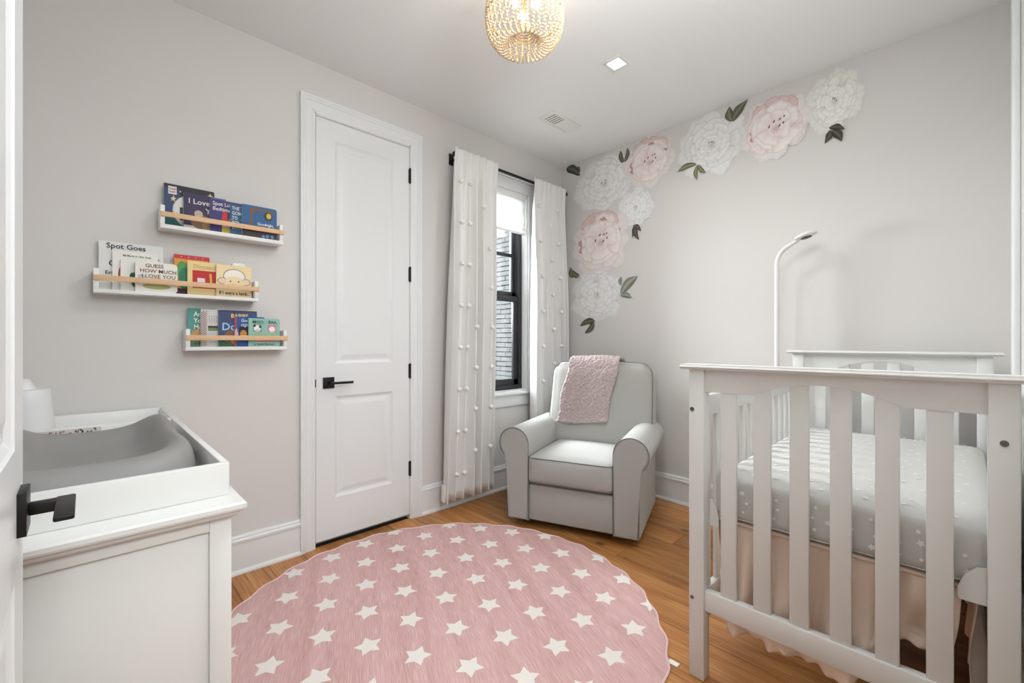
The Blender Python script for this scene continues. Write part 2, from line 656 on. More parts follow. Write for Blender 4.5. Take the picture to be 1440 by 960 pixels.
t1 = struct(bpy.data.objects.new('trim_1', None))
COL.objects.link(t1)
casing_v(t1, 'side_casing', -2.266, DY0, -2.266, 2.547)
casing_v(t1, 'side_casing', DY1, -1.493, -1.493, 2.547)
casing_h(t1, 'head_casing', -2.266, -1.493, 2.547, 0.092)
boxes('jamb', [(-0.05, 0.003, DY0, DY0 + 0.004, 0, DZ), (-0.05, 0.003, DY1 - 0.004, DY1, 0, DZ), (-0.05, 0.003, DY0, DY1, DZ - 0.004, DZ)], M['trim'], t1)

# panel door: local x = width 0..w, z = height, face towards -y(local) at y=0
def panel_leaf(name, w, h, panels, thick, m, parent, both=True):
    bm = bmesh.new()
    xs = sorted(set([0, w] + [p[0] for p in panels] + [p[1] for p in panels]))
    zs = sorted(set([0, h] + [p[2] for p in panels] + [p[3] for p in panels]))
    sides = [(0.0, 1)] + ([(thick, -1)] if both else [])
    for yy, s in sides:
        for i in range(len(xs) - 1):
            for j in range(len(zs) - 1):
                a, b, c, d = xs[i], xs[i + 1], zs[j], zs[j + 1]
                if any(abs(p[0] - a) < 1e-6 and abs(p[1] - b) < 1e-6 and abs(p[2] - c) < 1e-6 and abs(p[3] - d) < 1e-6 for p in panels):
                    steps = [(0, 0), (0.004, 0.0035), (0.014, 0.008), (0.017, 0.0095), (0.028, 0.0095), (0.052, 0.004)]
                    prev = None
                    for ins, dep in steps:
                        y_ = yy + s * dep
                        q = [bm.verts.new(v) for v in ((a + ins, y_, c + ins), (b - ins, y_, c + ins), (b - ins, y_, d - ins), (a + ins, y_, d - ins))]
                        if prev:
                            for k in range(4):
                                bm.faces.new((prev[k], prev[(k + 1) % 4], q[(k + 1) % 4], q[k]))
                        prev = q
                    bm.faces.new(prev)
                else:
                    bm.faces.new([bm.verts.new(v) for v in ((a, yy, c), (b, yy, c), (b, yy, d), (a, yy, d))])
    # rims
    y0, y1 = 0, thick
    for q in (((0, y0, 0), (0, y1, 0), (0, y1, h), (0, y0, h)), ((w, y0, 0), (w, y1, 0), (w, y1, h), (w, y0, h)),
              ((0, y0, 0), (w, y0, 0), (w, y1, 0), (0, y1, 0)), ((0, y0, h), (w, y0, h), (w, y1, h), (0, y1, h))):
        bm.faces.new([bm.verts.new(v) for v in q])
    if not both:
        bm.faces.new([bm.verts.new(v) for v in ((0, y1, 0), (w, y1, 0), (w, y1, h), (0, y1, h))])
    bmesh.ops.remove_doubles(bm, verts=bm.verts, dist=1e-5)
    return obj(name, bm, m, parent)

# closet door (on the left wall); local x -> world +y, face -> +x
d1 = struct(bpy.data.objects.new('door_1', None))
COL.objects.link(d1)
d1.location = (0.001, -2.178, 0.03)
d1.rotation_euler = (0, 0, PI / 2)     # local x->+y, local -y->+x
lw, lh = 0.600, 2.418
leaf = panel_leaf('door_leaf', lw, lh, [(0.108, 0.478, 0.232, 0.821), (0.108, 0.478, 1.011, 2.305)], 0.035, M['trim'], d1)
hd = boxes('door_handle', [(0.038, 0.102, -0.008, 0, 0.87, 0.934)], M['black'], d1, bev=0.001)
boxes('lever', [(0.064, 0.076, -0.05, -0.008, 0.896, 0.908), (0.064, 0.195, -0.058, -0.046, 0.895, 0.909)], M['black'], hd, bev=0.0015)
box('latch_plate', -0.012, 0.0005, -0.003, 0.02, 0.88, 0.925, M['black'], d1)
for hz in (2.232, 1.583, 0.946, 0.303):
    bm = bmesh.new()
    addbox(bm, 0.594, 0.608, -0.004, 0.004, hz - 0.045, hz + 0.045)
    addlathe(bm, [(0.006, -0.05), (0.0065, -0.049), (0.0065, 0.049), (0.006, 0.05)], (0.602, -0.008, hz), 10)
    obj('hinge', bm, M['black'], d1)

# entry door, opened into the room beside the camera
d2 = struct(bpy.data.objects.new('door_2', None))
COL.objects.link(d2)
d2.location = (2.42, -3.185, 0.012)
d2.rotation_euler = (0, 0, PI)        # local x -> -x, local -y -> +y
panel_leaf('door_leaf', 0.91, 2.42, [(0.112, 0.798, 0.235, 0.815), (0.112, 0.798, 1.003, 2.305)], 0.035, M['trim'], d2)
LX, LZ = 0.851, 0.904
hd = box('door_handle', LX - 0.032, LX + 0.032, -0.010, 0, LZ - 0.032, LZ + 0.032, M['black'], d2, 0.001)
box('lever_stem', LX - 0.008, LX + 0.008, -0.050, -0.010, LZ - 0.009, LZ + 0.009, M['black'], hd, 0.002)
box('lever', LX - 0.108, LX + 0.010, -0.061, -0.039, LZ + 0.002, LZ + 0.010, M['black'], hd, 0.0025)
for hz in (2.2, 1.55, 0.9, 0.3):
    box('hinge', -0.008, 0.002, -0.006, 0.006, hz - 0.045, hz + 0.045, M['black'], d2)

# closet-side casing standing on the right wall beyond the crib
t2 = struct(box('trim_2', W - 0.023, W, -0.46, -0.37, 0, HC, M['trim'], None, 0.006, 3))

# ------------------------------------------------------------ window
w1 = struct(bpy.data.objects.new('window_1', None))
COL.objects.link(w1)
# white jamb lining
boxes('jamb', [(-0.16, 0.002, WY0, WY0 + 0.012, WZ0, WZ1), (-0.16, 0.002, WY1 - 0.012, WY1, WZ0, WZ1), (-0.16, 0.002, WY0, WY1, WZ1 - 0.012, WZ1), (-0.16, 0.0, WY0, WY1, WZ0 - 0.005, WZ0 + 0.010)], M['trim'], w1)
boxes('side_casing', [(0, 0.018, WY1, WY1 + 0.085, WZ0 - 0.02, WZ1)], M['trim'], w1, 0.003)
boxes('side_casing', [(0, 0.018, WY0 - 0.085, WY0, WZ0 - 0.02, WZ1)], M['trim'], w1, 0.003)
boxes('head_casing', [(0, 0.018, WY0 - 0.085, WY1 + 0.085, WZ1, WZ1 + 0.09), (0, 0.027, WY0 - 0.095, WY1 + 0.095, WZ1 + 0.09, WZ1 + 0.105)], M['trim'], w1, 0.003)
box('window_sill', -0.05, 0.045, WY0 - 0.10, WY1 + 0.10, WZ0 - 0.022, WZ0, M['trim'], w1, 0.005)
box('apron', 0, 0.016, WY0 - 0.085, WY1 + 0.085, WZ0 - 0.115, WZ0 - 0.022, M['trim'], w1, 0.003)
F0, F1 = WY0 + 0.012, WY1 - 0.012
xf = -0.055
# black frame + sashes
boxes('window_frame', [(xf - 0.07, xf, F0, F0 + 0.042, WZ0 + 0.01, WZ1), (xf - 0.07, xf, F1 - 0.042, F1, WZ0 + 0.01, WZ1),
                       (xf - 0.07, xf, F0, F1, WZ1 - 0.05, WZ1), (xf - 0.07, xf + 0.002, F0, F1, WZ0 + 0.01, WZ0 + 0.045)], M['blackframe'], w1, 0.002)
s1 = boxes('lower_sash', [(xf - 0.035, xf - 0.008, F0 + 0.042, F0 + 0.088, 0.81, 1.535), (xf - 0.035, xf - 0.008, F1 - 0.088, F1 - 0.042, 0.81, 1.535),
                          (xf - 0.035, xf - 0.008, F0 + 0.042, F1 - 0.042, 0.80, 0.86), (xf - 0.035, xf - 0.004, F0 + 0.042, F1 - 0.042, 1.50, 1.545)], M['blackframe'], w1, 0.002)
box('pane', xf - 0.024, xf - 0.020, F0 + 0.08, F1 - 0.08, 0.85, 1.51, M['glass'], s1)
s2 = boxes('upper_sash', [(xf - 0.065, xf - 0.038, F0 + 0.042, F0 + 0.082, 1.53, 2.35), (xf - 0.065, xf - 0.038, F1 - 0.082, F1 - 0.042, 1.53, 2.35),
                          (xf - 0.065, xf - 0.038, F0 + 0.042, F1 - 0.042, 1.53, 1.585), (xf - 0.065, xf - 0.038, F0 + 0.042, F1 - 0.042, 2.30, 2.35)], M['blackframe'], w1, 0.002)
box('pane', xf - 0.054, xf - 0.050, F0 + 0.075, F1 - 0.075, 1.57, 2.31, M['glass'], s2)
box('muntin', xf - 0.062, xf - 0.042, F0 + 0.08, F1 - 0.08, 1.878, 1.905, M['blackframe'], s2, 0.002)

# shade inside the window opening
sh = thing('window_shade', 'white fabric window shade pulled partly down between the curtains', 'shade', (-0.02, (WY0 + WY1) / 2, 2.06))
box('headrail', -0.02, 0.026, -0.252, 0.252, 0.285, 0.325, M['white'], sh, 0.003)
bm = bmesh.new()
prof = []
zz = 0.285
for (dz, ox) in ((0.0, 0.014), (0.06, 0.018), (0.075, 0.006), (0.135, 0.014), (0.150, 0.010), (0.19, 0.016), (0.2, 0.006), (0.235, 0.014), (0.242, 0.004), (0.268, 0.012), (0.275, 0.003), (0.285, 0.003)):
    prof.append((ox, zz - dz))
front = [(a + 0.0008, b) for a, b in prof]
backp = [(a - 0.0008, b) for a, b in prof][::-1]
addprism(bm, front + backp, lambda a, b: Vector((a, -0.25, b)), lambda a, b: Vector((a, 0.25, b)))
obj('fabric', bm, M['shade'], sh)
box('bottom_rail', -0.002, 0.012, -0.25, 0.25, 0.0, 0.018, M['white'], sh, 0.002)

# ------------------------------------------------------------ neighbour's brick wall outside
nb = thing('brick_wall', 'pale grey painted brick wall of the house outside the window', 'wall', (-2.5, 1.65, -0.5))
box('mortar', -3.0, 3.2, 0.006, 0.2, 0, 6.0, M['mortar'], nb)
bl, bh, bd = 0.201, 0.0625, 0.06
bms = bmesh.new()
addbox(bms, -bl / 2, bl / 2, -0.010, bd, -bh / 2, bh / 2)
bmesh.ops.bevel(bms, geom=[e for e in bms.edges if all(v.co.y < 0 for v in e.verts)], offset=0.004, segments=1, affect='EDGES')
brick_me = tomesh(bms, 'brick')
brick_me.materials.append(M['brick'])
rest = bmesh.new()
cnt = 0
rb = random.Random(5)
for r in range(80):
    z = r * 0.0753 + 0.035
    for c in range(-14, 15):
        xx = c * 0.213 + (0.1065 if r % 2 else 0)
        wz = z - 0.5
        if -0.62 < xx < 0.42 and 0.25 < wz < 3.15 and cnt < 300:
            o = newobj('brick', brick_me, None, nb, (xx + rb.uniform(-.004, .004), rb.uniform(-0.006, 0.004), z + rb.uniform(-.003, .003)), (0, 0, rb.uniform(-.01, .01)))
            cnt += 1
        elif -2.9 < xx < 3.0:
            dd = rb.uniform(-0.004, 0.003)
            addbox(rest, xx - bl / 2, xx + bl / 2, -0.01 + dd, 0.05, z - bh / 2, z + bh / 2)
o = obj('bricks', rest, M['brick'], nb)
o['kind'] = 'stuff'
tag(box('ground', -8, -0.3, -4, 1.6, -0.6, -0.5, M['mortar']), 'grey ground of the passage below the window', 'ground')
bpy.data.objects['ground']['kind'] = 'structure'

# ------------------------------------------------------------ ceiling fittings
lt = thing('recessed_light', 'small square recessed ceiling downlight with white trim', 'light', (1.183, -0.955, HC))
boxes('trim_ring', [(-0.058, 0.058, -0.058, -0.038, -0.005, 0), (-0.058, 0.058, 0.038, 0.058, -0.005, 0), (-0.058, -0.038, -0.038, 0.038, -0.005, 0), (0.038, 0.058, -0.038, 0.038, -0.005, 0)], M['white'], lt, 0.001)
box('lens', -0.038, 0.038, -0.038, 0.038, -0.003, -0.0005, M['ledlens'], lt)

vt = thing('ceiling_vent', 'white rectangular ceiling air vent near the window', 'vent', (0.535, -0.665, HC))
boxes('frame', [(-0.072, 0.072, -0.155, -0.130, -0.006, 0), (-0.072, 0.072, 0.130, 0.155, -0.006, 0), (-0.072, -0.05, -0.13, 0.13, -0.006, 0), (0.05, 0.072, -0.13, 0.13, -0.006, 0), (-0.05, 0.05, -0.004, 0.004, -0.005, 0)], M['white'], vt, 0.0015)
box('backing', -0.05, 0.05, -0.13, 0.13, -0.0012, -0.0004, M['ventdark'], vt)
for k in range(22):
    yy = -0.125 + k * 0.0119
    tilt = 1 if yy < 0 else -1
    if tilt > 0 and k % 2:
        continue
    bm = bmesh.new()
    q = [(-0.0045 * tilt, -0.0015), (0.0045 * tilt, -0.0055), (0.0052 * tilt, -0.0048), (-0.0038 * tilt, -0.0008)]
    if tilt < 0:
        q = [(-0.005, -0.0040), (0.0052, -0.0052), (0.0052, -0.0044), (-0.005, -0.0032)]
    addprism(bm, q, lambda a, b: Vector((-0.05, yy + a, b)), lambda a, b: Vector((0.05, yy + a, b)))
    obj('louver', bm, M['white'], vt)

# beaded basket pendant
ch = thing('beaded_ceiling_light', 'whitewashed wooden bead basket ceiling light glowing warm', 'light', (1.27, -1.79, HC))
lathe('canopy', [(0.06, 0), (0.06, -0.018), (0.05, -0.024), (0.012, -0.026), (0.010, -0.06)], (0, 0, 0), M['gold'], ch)
HCZ = -0.222
bm = bmesh.new()
addtube(bm, [(0.072 * math.cos(a), 0.072 * math.sin(a), HCZ + 0.172) for a in [2 * PI * k / 32 for k in range(32)]], 0.005, 8, True)
addtube(bm, [(0.158 * math.cos(a), 0.158 * math.sin(a), HCZ + 0.01) for a in [2 * PI * k / 48 for k in range(48)]], 0.003, 6, True)
addtube(bm, [(0.024 * math.cos(a), 0.024 * math.sin(a), HCZ - 0.033) for a in [2 * PI * k / 20 for k in range(20)]], 0.005, 6, True)
addtube(bm, [(0, 0, -0.02), (0, 0, HCZ - 0.04)], 0.004, 8)
for k in range(4):
    a = k * PI / 2
    addtube(bm, [(0, 0, HCZ + 0.172), (0.072 * math.cos(a), 0.072 * math.sin(a), HCZ + 0.172)], 0.003, 6)
    addtube(bm, [(0, 0, HCZ - 0.033), (0.024 * math.cos(a), 0.024 * math.sin(a), HCZ - 0.033)], 0.003, 6)
obj('wire_frame', bm, M['gold'], ch, 50)
ctrl = [(0.072, 0.172), (0.112, 0.135), (0.145, 0.085), (0.160, 0.035), (0.161, -0.01), (0.153, -0.055), (0.135, -0.090), (0.110, -0.111), (0.082, -0.109), (0.057, -0.092), (0.038, -0.064), (0.026, -0.034)]

def catmull(P, n):
    out = []
    for i in range(len(P) - 1):
        p0, p1, p2, p3 = P[max(0, i - 1)], P[i], P[i + 1], P[min(len(P) - 1, i + 2)]
        for k in range(n):
            t = k / n
            out.append(tuple(0.5 * ((2 * b) + (-a + c) * t + (2 * a - 5 * b + 4 * c - d) * t * t + (-a + 3 * b - 3 * c + d) * t ** 3) for a, b, c, d in zip(p0, p1, p2, p3)))
    out.append(tuple(P[-1]))
    return out

path = catmull(ctrl, 12)
bm = bmesh.new()
acc = 0.0
last = path[0]
pos = [path[0]]
for p in path[1:]:
    dl = math.hypot(p[0] - last[0], p[1] - last[1])
    acc += dl
    last = p
    br = 0.0056 if p[1] > -0.09 and p[0] > 0.09 else 0.0046
    if acc >= 2 * br * 0.97:
        pos.append(p)
        acc = 0.0
for (r_, z_) in pos:
    br = 0.0060 if r_ > 0.10 else 0.0036 + 0.0024 * (r_ / 0.10)
    bmesh.ops.create_icosphere(bm, subdivisions=1, radius=br, matrix=Matrix.Translation((r_, 0, HCZ + z_)))
sm = tomesh(bm, 'bead_strand', 180)
sm.materials.append(M['bead'])
for k in range(34):
    newobj('bead_strand', sm, None, ch, None, (0, 0, 2 * PI * k / 34))
for k in range(3):
    a = 2 * PI * k / 3 + 0.4
    bmx = bmesh.new()
    bmesh.ops.create_uvsphere(bmx, u_segments=12, v_segments=8, radius=0.020, matrix=Matrix.Translation((0.05 * math.cos(a), 0.05 * math.sin(a), HCZ + 0.05)))
    obj('bulb', bmx, M['bulb'], ch, 60)

# ------------------------------------------------------------ curtains
rod = thing('curtain_rod', 'black metal curtain rod mounted over the window', 'curtain rod', (0.10, -0.68, 2.468))
boxes('rod', [(-0.009, 0.009, -0.598, 0.605, -0.009, 0.009)], M['black'], rod, 0.003)
for yy in (-0.56, 0.56):
    boxes('bracket', [(-0.10, -0.094, yy - 0.018, yy + 0.018, -0.04, 0.04), (-0.096, 0.010, yy - 0.008, yy + 0.008, -0.017, -0.009)], M['black'], rod, 0.001)
    e = -0.600 if yy < 0 else 0.610
    box('end_cap', -0.016, 0.016, e - 0.01, e + 0.01, -0.014, 0.014, M['black'], rod, 0.002)

def curtain(name, label, y0t, y1t, y0b, y1b, zb, folds, seed, tufts, skip=None):
    rr = random.Random(seed)
    root = thing(name, label, 'curtain', (0.10, (y0t + y1t) / 2, 0), 0, 'curtains at the window')
    cy = (y0t + y1t) / 2
    NU, NV = 150, 60
    ph = [rr.uniform(-0.5, 0.5) for _ in range(6)]
    zt = 2.505

    def surf(u, v):
        # u 0..1 across, v 0..1 down
        a = y0t + (y1t - y0t) * u
        b = y0b + (y1b - y0b) * u
        e = v ** 0.8
        wob = 0.012 * math.sin(u * 2 * PI * 1.5 + ph[0] * 4 + v * 2.0) * v * 4 * u * (1 - u)
        y = a * (1 - e) + b * e + wob
        fr = folds
        w = fr * 2 * PI * (u + 0.025 * math.sin(2 * PI * u * 2 + ph[1] * 3) + 0.015 * math.sin(2 * PI * u * 3 + v * 1.5 + ph[3]))
        amp = (0.019 + 0.034 * min(1, v * 2.2)) * (0.75 + 0.25 * math.sin(u * 9 + ph[2] * 5))
        x = amp * math.sin(w + 0.5 * math.sin(v * 3 + ph[4]))
        y += 0.010 * math.cos(w) * min(1, v * 3)
        top = max(0.0, 1 - v / 0.10)
        x = x * (1 - 0.6 * top)
        return Vector((x + 0.015 * min(1, v * 3) + 0.022 * top, y - cy, zt + (zb - zt) * v))
    bm = bmesh.new()
    g = []
    for j in range(NV + 1):
        v = (j / NV) ** 1.3
        g.append([bm.verts.new(surf(i / NU, v)) for i in range(NU + 1)])
    for j in range(NV):
        for i in range(NU):
            bm.faces.new((g[j][i], g[j + 1][i], g[j + 1][i + 1], g[j][i + 1]))
    p = obj('panel', bm, M['curtain'], root, 180)
    md = p.modifiers.new('thickness', 'SOLIDIFY')
    md.thickness = 0.003
    # hem band
    bm = bmesh.new()
    g2 = []
    vh = 1 - 0.11 / (zt - zb)
    for vv_ in (vh, vh + 0.001, 0.999):
        g2.append([bm.verts.new(surf(i / NU, vv_) + Vector((0.0022, 0, 0))) for i in range(NU + 1)])
    for j in range(2):
        for i in range(NU):
            bm.faces.new((g2[j][i], g2[j + 1][i], g2[j + 1][i + 1], g2[j][i + 1]))
    h = obj('hem', bm, M['curtain'], root, 180)
    # tufts
    for (ty, tz) in tufts:
        v = (zt - tz) / (zt - zb)
        best = None
        for i in range(301):
            q = surf(i / 300, v)
            s = q.x * 1.6 - abs(q.y + cy - ty) * 1.0
            if abs(q.y + cy - ty) < 0.035 and (best is None or s > best[0]):
                best = (s, q)
        if best is None:
            continue
        q = best[1]
        newobj('tuft', tuft_me, None, root, (q.x + 0.005, q.y, q.z), (rr.uniform(0, 6), rr.uniform(0, 6), rr.uniform(0, 6)))
    return root, surf

bm = bmesh.new()
bmesh.ops.create_icosphere(bm, subdivisions=3, radius=0.0160)
rt_ = random.Random(2)
for v in bm.verts:
    v.co *= 1 + rt_.uniform(-0.13, 0.13)
tuft_me = tomesh(bm, 'tuft', 180)
tuft_me.materials.append(M['tuft'])

tl = []
for k in range(8):
    tl += [(-1.24 - 0.006 * k, 2.285 - 0.2885 * k), (-1.18 - 0.005 * k, 2.285 - 0.2885 * k)]
for k in range(7):
    tl += [(-1.012, 2.14 - 0.2885 * k)]
    if k > 2:
        tl += [(-1.15, 2.14 - 0.2885 * k)]
cl, surfL = curtain('curtain', 'left white curtain with pompom tufts, hanging full length beside the closet door', -1.290, -0.895, -1.392, -0.948, 0.085, 6.3, 11, tl)
box('care_tag', -0.006, 0.030, surfL(0.03, 0.93).y - 0.01, surfL(0.03, 0.93).y + 0.012, 0.09, 0.20, M['paper'], cl)
tr_ = []
for k in range(7):
    tr_ += [(-0.445, 2.285 - 0.2885 * k), (-0.20, 2.285 - 0.2885 * k)]
    tr_ += [(-0.29, 2.14 - 0.2885 * k)]
curtain('curtain', 'right white curtain with pompom tufts, hanging in the corner behind the armchair', -0.497, -0.082, -0.515, -0.04, 0.10, 6.6, 23, tr_)

# ------------------------------------------------------------ peony decals on the flower wall
def wallpt(x, h, off=0.0):
    return Vector((x + 0.021 * off, SK * x - off, h))

def addpetal(bm, lay, cx, cz, ang, r0, ln, wd, base, tip, edge, off, sx, sz, rr, curl=0.0, nS=9, nT=6):
    """one printed petal, growing outward at angle ang from radius r0"""
    ca, sa = math.cos(ang), math.sin(ang)
    jag = [rr.uniform(-0.08, 0.08) for _ in range(nS + 1)]
    rows_ = []
    k1, k2 = rr.uniform(0, 6), rr.uniform(5, 11)
    for j in range(nT + 1):
        t = j / nT
        row_ = []
        for i in range(nS + 1):
            s = -1 + 2 * i / nS
            width = wd * (0.35 + 0.65 * math.sin(min(1.0, t * 1.15) * PI * 0.55))
            rad = r0 + ln * (t * (1 - 0.32 * s * s * t + jag[i] * t))
            lat = s * width
            x = rad * ca - lat * sa
            z = rad * sa + lat * ca
            p = wallpt(cx + x * sx, cz + z * sz, off + 0.00015 * t)
            vtx = bm.verts.new(p)
            m_ = t ** 0.7
            col = [base[c] * (1 - m_) + tip[c] * m_ for c in range(3)]
            str_ = 0.035 * math.sin(s * k2 + k1) * (1 - abs(t - 0.5))
            col = [max(0, c * (1 + str_)) for c in col]
            if t > 0.93 or abs(s) > 0.93:
                col = [a * 0.45 + b * 0.55 for a, b in zip(col, edge)]
            row_.append((vtx, col))
        rows_.append(row_)
    for j in range(nT):
        for i in range(nS):
            q = (rows_[j][i], rows_[j][i + 1], rows_[j + 1][i + 1], rows_[j + 1][i])
            f = bm.faces.new([a[0] for a in q])
            for lp, a in zip(f.loops, q):
                lp[lay] = (a[1][0], a[1][1], a[1][2], 1)

def C3(r, g, b):
    return (lin(r), lin(g), lin(b))

WALLC = C3(222, 218, 214)

def peony(name, label, cx, cz, rx, rz, kind, seed, off0=0.0012):
    rr = random.Random(seed)
    bm = bmesh.new()
    lay = bm.loops.layers.float_color.new('print')
    sx, sz = rx, rz
    off = off0
    if kind == 'pink':
        b1, t1_, e1 = C3(222, 192, 187), C3(240, 234, 230), C3(208, 180, 176)
        b2, t2_, e2 = C3(230, 206, 200), C3(245, 240, 236), C3(214, 190, 185)
        haze = C3(232, 223, 219)
    elif kind == 'cream':
        b1, t1_, e1 = C3(206, 204, 190), C3(238, 237, 229), C3(192, 190, 176)
        b2, t2_, e2 = C3(220, 218, 205), C3(245, 244, 238), C3(200, 198, 184)
        haze = C3(228, 226, 219)
    else:
        b1, t1_, e1 = C3(204, 203, 199), C3(240, 240, 238), C3(190, 189, 186)
        b2, t2_, e2 = C3(216, 215, 211), C3(247, 247, 245), C3(198, 197, 194)
        haze = C3(231, 230, 228)
    # pale washed outer petals
    n = 9
    for k in range(n):
        a = 2 * PI * k / n + rr.uniform(-.2, .2)
        addpetal(bm, lay, cx, cz, a, 0.45, 0.72 + rr.uniform(-.08, .1), 0.36, t1_, haze, WALLC, off, sx, sz, rr)
        off += 0.00005
    if kind == 'pink':
        for k in range(4):
            a = PI * 0.3 + k * 0.42 + rr.uniform(-.1, .1)
            addpetal(bm, lay, cx, cz, a, 0.5, 0.62, 0.33, C3(206, 168, 165), C3(228, 206, 202), C3(190, 158, 155), off, sx, sz, rr)
            off += 0.00005
    rings = [(6, 0.38, 0.60, 0.46, b1, t1_, e1), (5, 0.24, 0.60, 0.46, b2, t2_, e1), (4, 0.08, 0.58, 0.42, b2, t2_, e2)]
    if kind != 'pink':
        rings = [(9, 0.44, 0.52, 0.30, b1, t1_, e1), (8, 0.30, 0.46, 0.28, b1, t2_, e1), (6, 0.16, 0.42, 0.27, b1, t2_, e2), (5, 0.04, 0.34, 0.22, b2, t2_, e2)]
    for (n, r0, ln, wd, b_, t_, e_) in rings:
        a0 = rr.uniform(0, 6)
        for k in range(n):
            a = a0 + 2 * PI * k / n + rr.uniform(-.28, .28)
            addpetal(bm, lay, cx, cz, a, r0, ln * rr.uniform(.78, 1.16), wd * rr.uniform(.75, 1.25), b_, t_, e_, off, sx, sz, rr)
            off += 0.00005
        if kind == 'pink' and n == 6:
            for (ka, kw) in ((0.97, 0.16), (1.08, 0.14), (0.12, 0.12), (0.44, 0.16)):
                addpetal(bm, lay, cx, cz, PI * ka, 0.50, 0.36, kw, C3(168, 118, 120), C3(206, 160, 158), C3(160, 116, 116), off, sx, sz, rr)
                off += 0.00005
    # cupped heart: petals leaning over one another
    hx, hz = (0.06, -0.05)
    n = 9 if kind == 'pink' else 7
    for k in range(n):
        a = 0.8 + 2 * PI * k / n
        addpetal(bm, lay, cx + hx * sx, cz + hz * sz, a, 0.02, 0.26, 0.13, C3(216, 182, 176) if kind == 'pink' else b1, t2_, e2, off, sx, sz, rr)
        off += 0.00005
    # dark stamen strokes
    dk = C3(122, 72, 76) if kind == 'pink' else (C3(120, 118, 90) if kind == 'cream' else C3(150, 148, 146))
    if kind == 'pink':
        marks = [(-0.20, 0.02, 1.2, 0.13), (-0.02, 0.16, 1.0, 0.12), (0.16, 0.20, 0.7, 0.10), (0.26, 0.02, 1.1, 0.15), (0.14, -0.06, 0.9, 0.12), (0.30, 0.24, 1.3, 0.08)]
    else:
        marks = [(-0.05, 0.02, 1.3, 0.08), (0.04, 0.05, 0.9, 0.09), (0.10, -0.02, 0.7, 0.07)]
    for (mx1, mz1, ma, ml) in marks:
        addpetal(bm, lay, cx + (mx1 + rr.uniform(-.03, .03)) * sx, cz + (mz1 + rr.uniform(-.03, .03)) * sz, ma, 0.0, ml, 0.026, dk, dk, dk, off, sx, sz, rr, nS=3, nT=3)
    me = bpy.data.meshes.new(name)
    bm.to_mesh(me)
    bm.free()
    o = newobj(name, me, M['print'])
    tag(o, label, 'wall decal')
    return o

peony('peony_decal', 'large cream white peony wall sticker in the upper corner next to the curtain', 0.452, 2.489, 0.262, 0.205, 'white', 5, 0.0012)
peony('peony_decal', 'small white peony wall sticker between two blush peonies, left of the smallest leaf sprig', 0.753, 2.22, 0.135, 0.14, 'white', 8, 0.0014)
peony('peony_decal', 'blush pink peony wall sticker farthest left of the two under the ceiling', 0.87, 2.543, 0.190, 0.172, 'pink', 3, 0.0026)
peony('peony_decal', 'white peony wall sticker between the two blush peonies under the ceiling', 1.338, 2.525, 0.20, 0.188, 'white', 12, 0.0012)
peony('peony_decal', 'blush pink peony wall sticker right of the two under the ceiling', 1.732, 2.498, 0.165, 0.175, 'pink', 6, 0.0026)
peony('peony_decal', 'cream peony wall sticker at the far right end of the garland', 2.034, 2.545, 0.125, 0.165, 'cream', 9, 0.0012)
peony('peony_decal', 'blush pink peony wall sticker lowest of the pink ones, beside the curtain', 0.416, 2.008, 0.255, 0.235, 'pink', 4, 0.0026)
peony('peony_decal', 'white peony wall sticker at the bottom end of the garland above the armchair', 0.379, 1.562, 0.235, 0.195, 'white', 15, 0.0012)

def sprig(label, leaves, dark, seed):
    rr = random.Random(seed)
    bm = bmesh.new()
    lay = bm.loops.layers.float_color.new('print')
    off = 0.0050
    for (p0, p1, wr) in leaves:
        p0, p1 = Vector(p0), Vector(p1)
        d = p1 - p0
        ln = d.length
        nn = Vector((-d.y, d.x)).normalized()
        N_ = 12
        prev = None
        ca = C3(*dark)
        cb = tuple(min(1, c * 2.2 + 0.05) for c in ca)
        for i in range(N_ + 1):
            t = i / N_
            w = wr * ln * (math.sin(PI * t ** 0.8) ** 0.85 * (0.95 + 0.12 * math.sin(7 * t + seed))) * 0.5 + 0.0008
            bend = 0.10 * ln * math.sin(PI * t) * (1 if wr > 0.36 else -1)
            c = p0 + d * t + nn * bend
            cur = []
            for s in (-1, -0.5, -0.04, 0.04, 0.5, 1):
                q = c + nn * w * s
                v = bm.verts.new(wallpt(q.x, q.y, off + 0.0006 * (1 - abs(s))))
                vein = 0.5 + 0.5 * math.sin(t * 34 + abs(s) * 5)
                k = 0.25 + 0.55 * (s + 1) / 2 * vein
                col = [a * (1 - k) + b * k for a, b in zip(ca, cb)]
                if abs(s) < 0.1:
                    col = [min(1, b * 1.25) for b in cb]
                cur.append((v, col))
            if prev:
                for a in range(5):
                    q = (prev[a], prev[a + 1], cur[a + 1], cur[a])
                    f = bm.faces.new([z_[0] for z_ in q])
                    for lp, z_ in zip(f.loops, q):
                        lp[lay] = (z_[1][0], z_[1][1], z_[1][2], 1)
            prev = cur
        off += 0.0004
    me = bpy.data.meshes.new('leaf_decal')
    bm.to_mesh(me)
    bm.free()
    tag(newobj('leaf_decal', me, M['print']), label, 'wall decal')

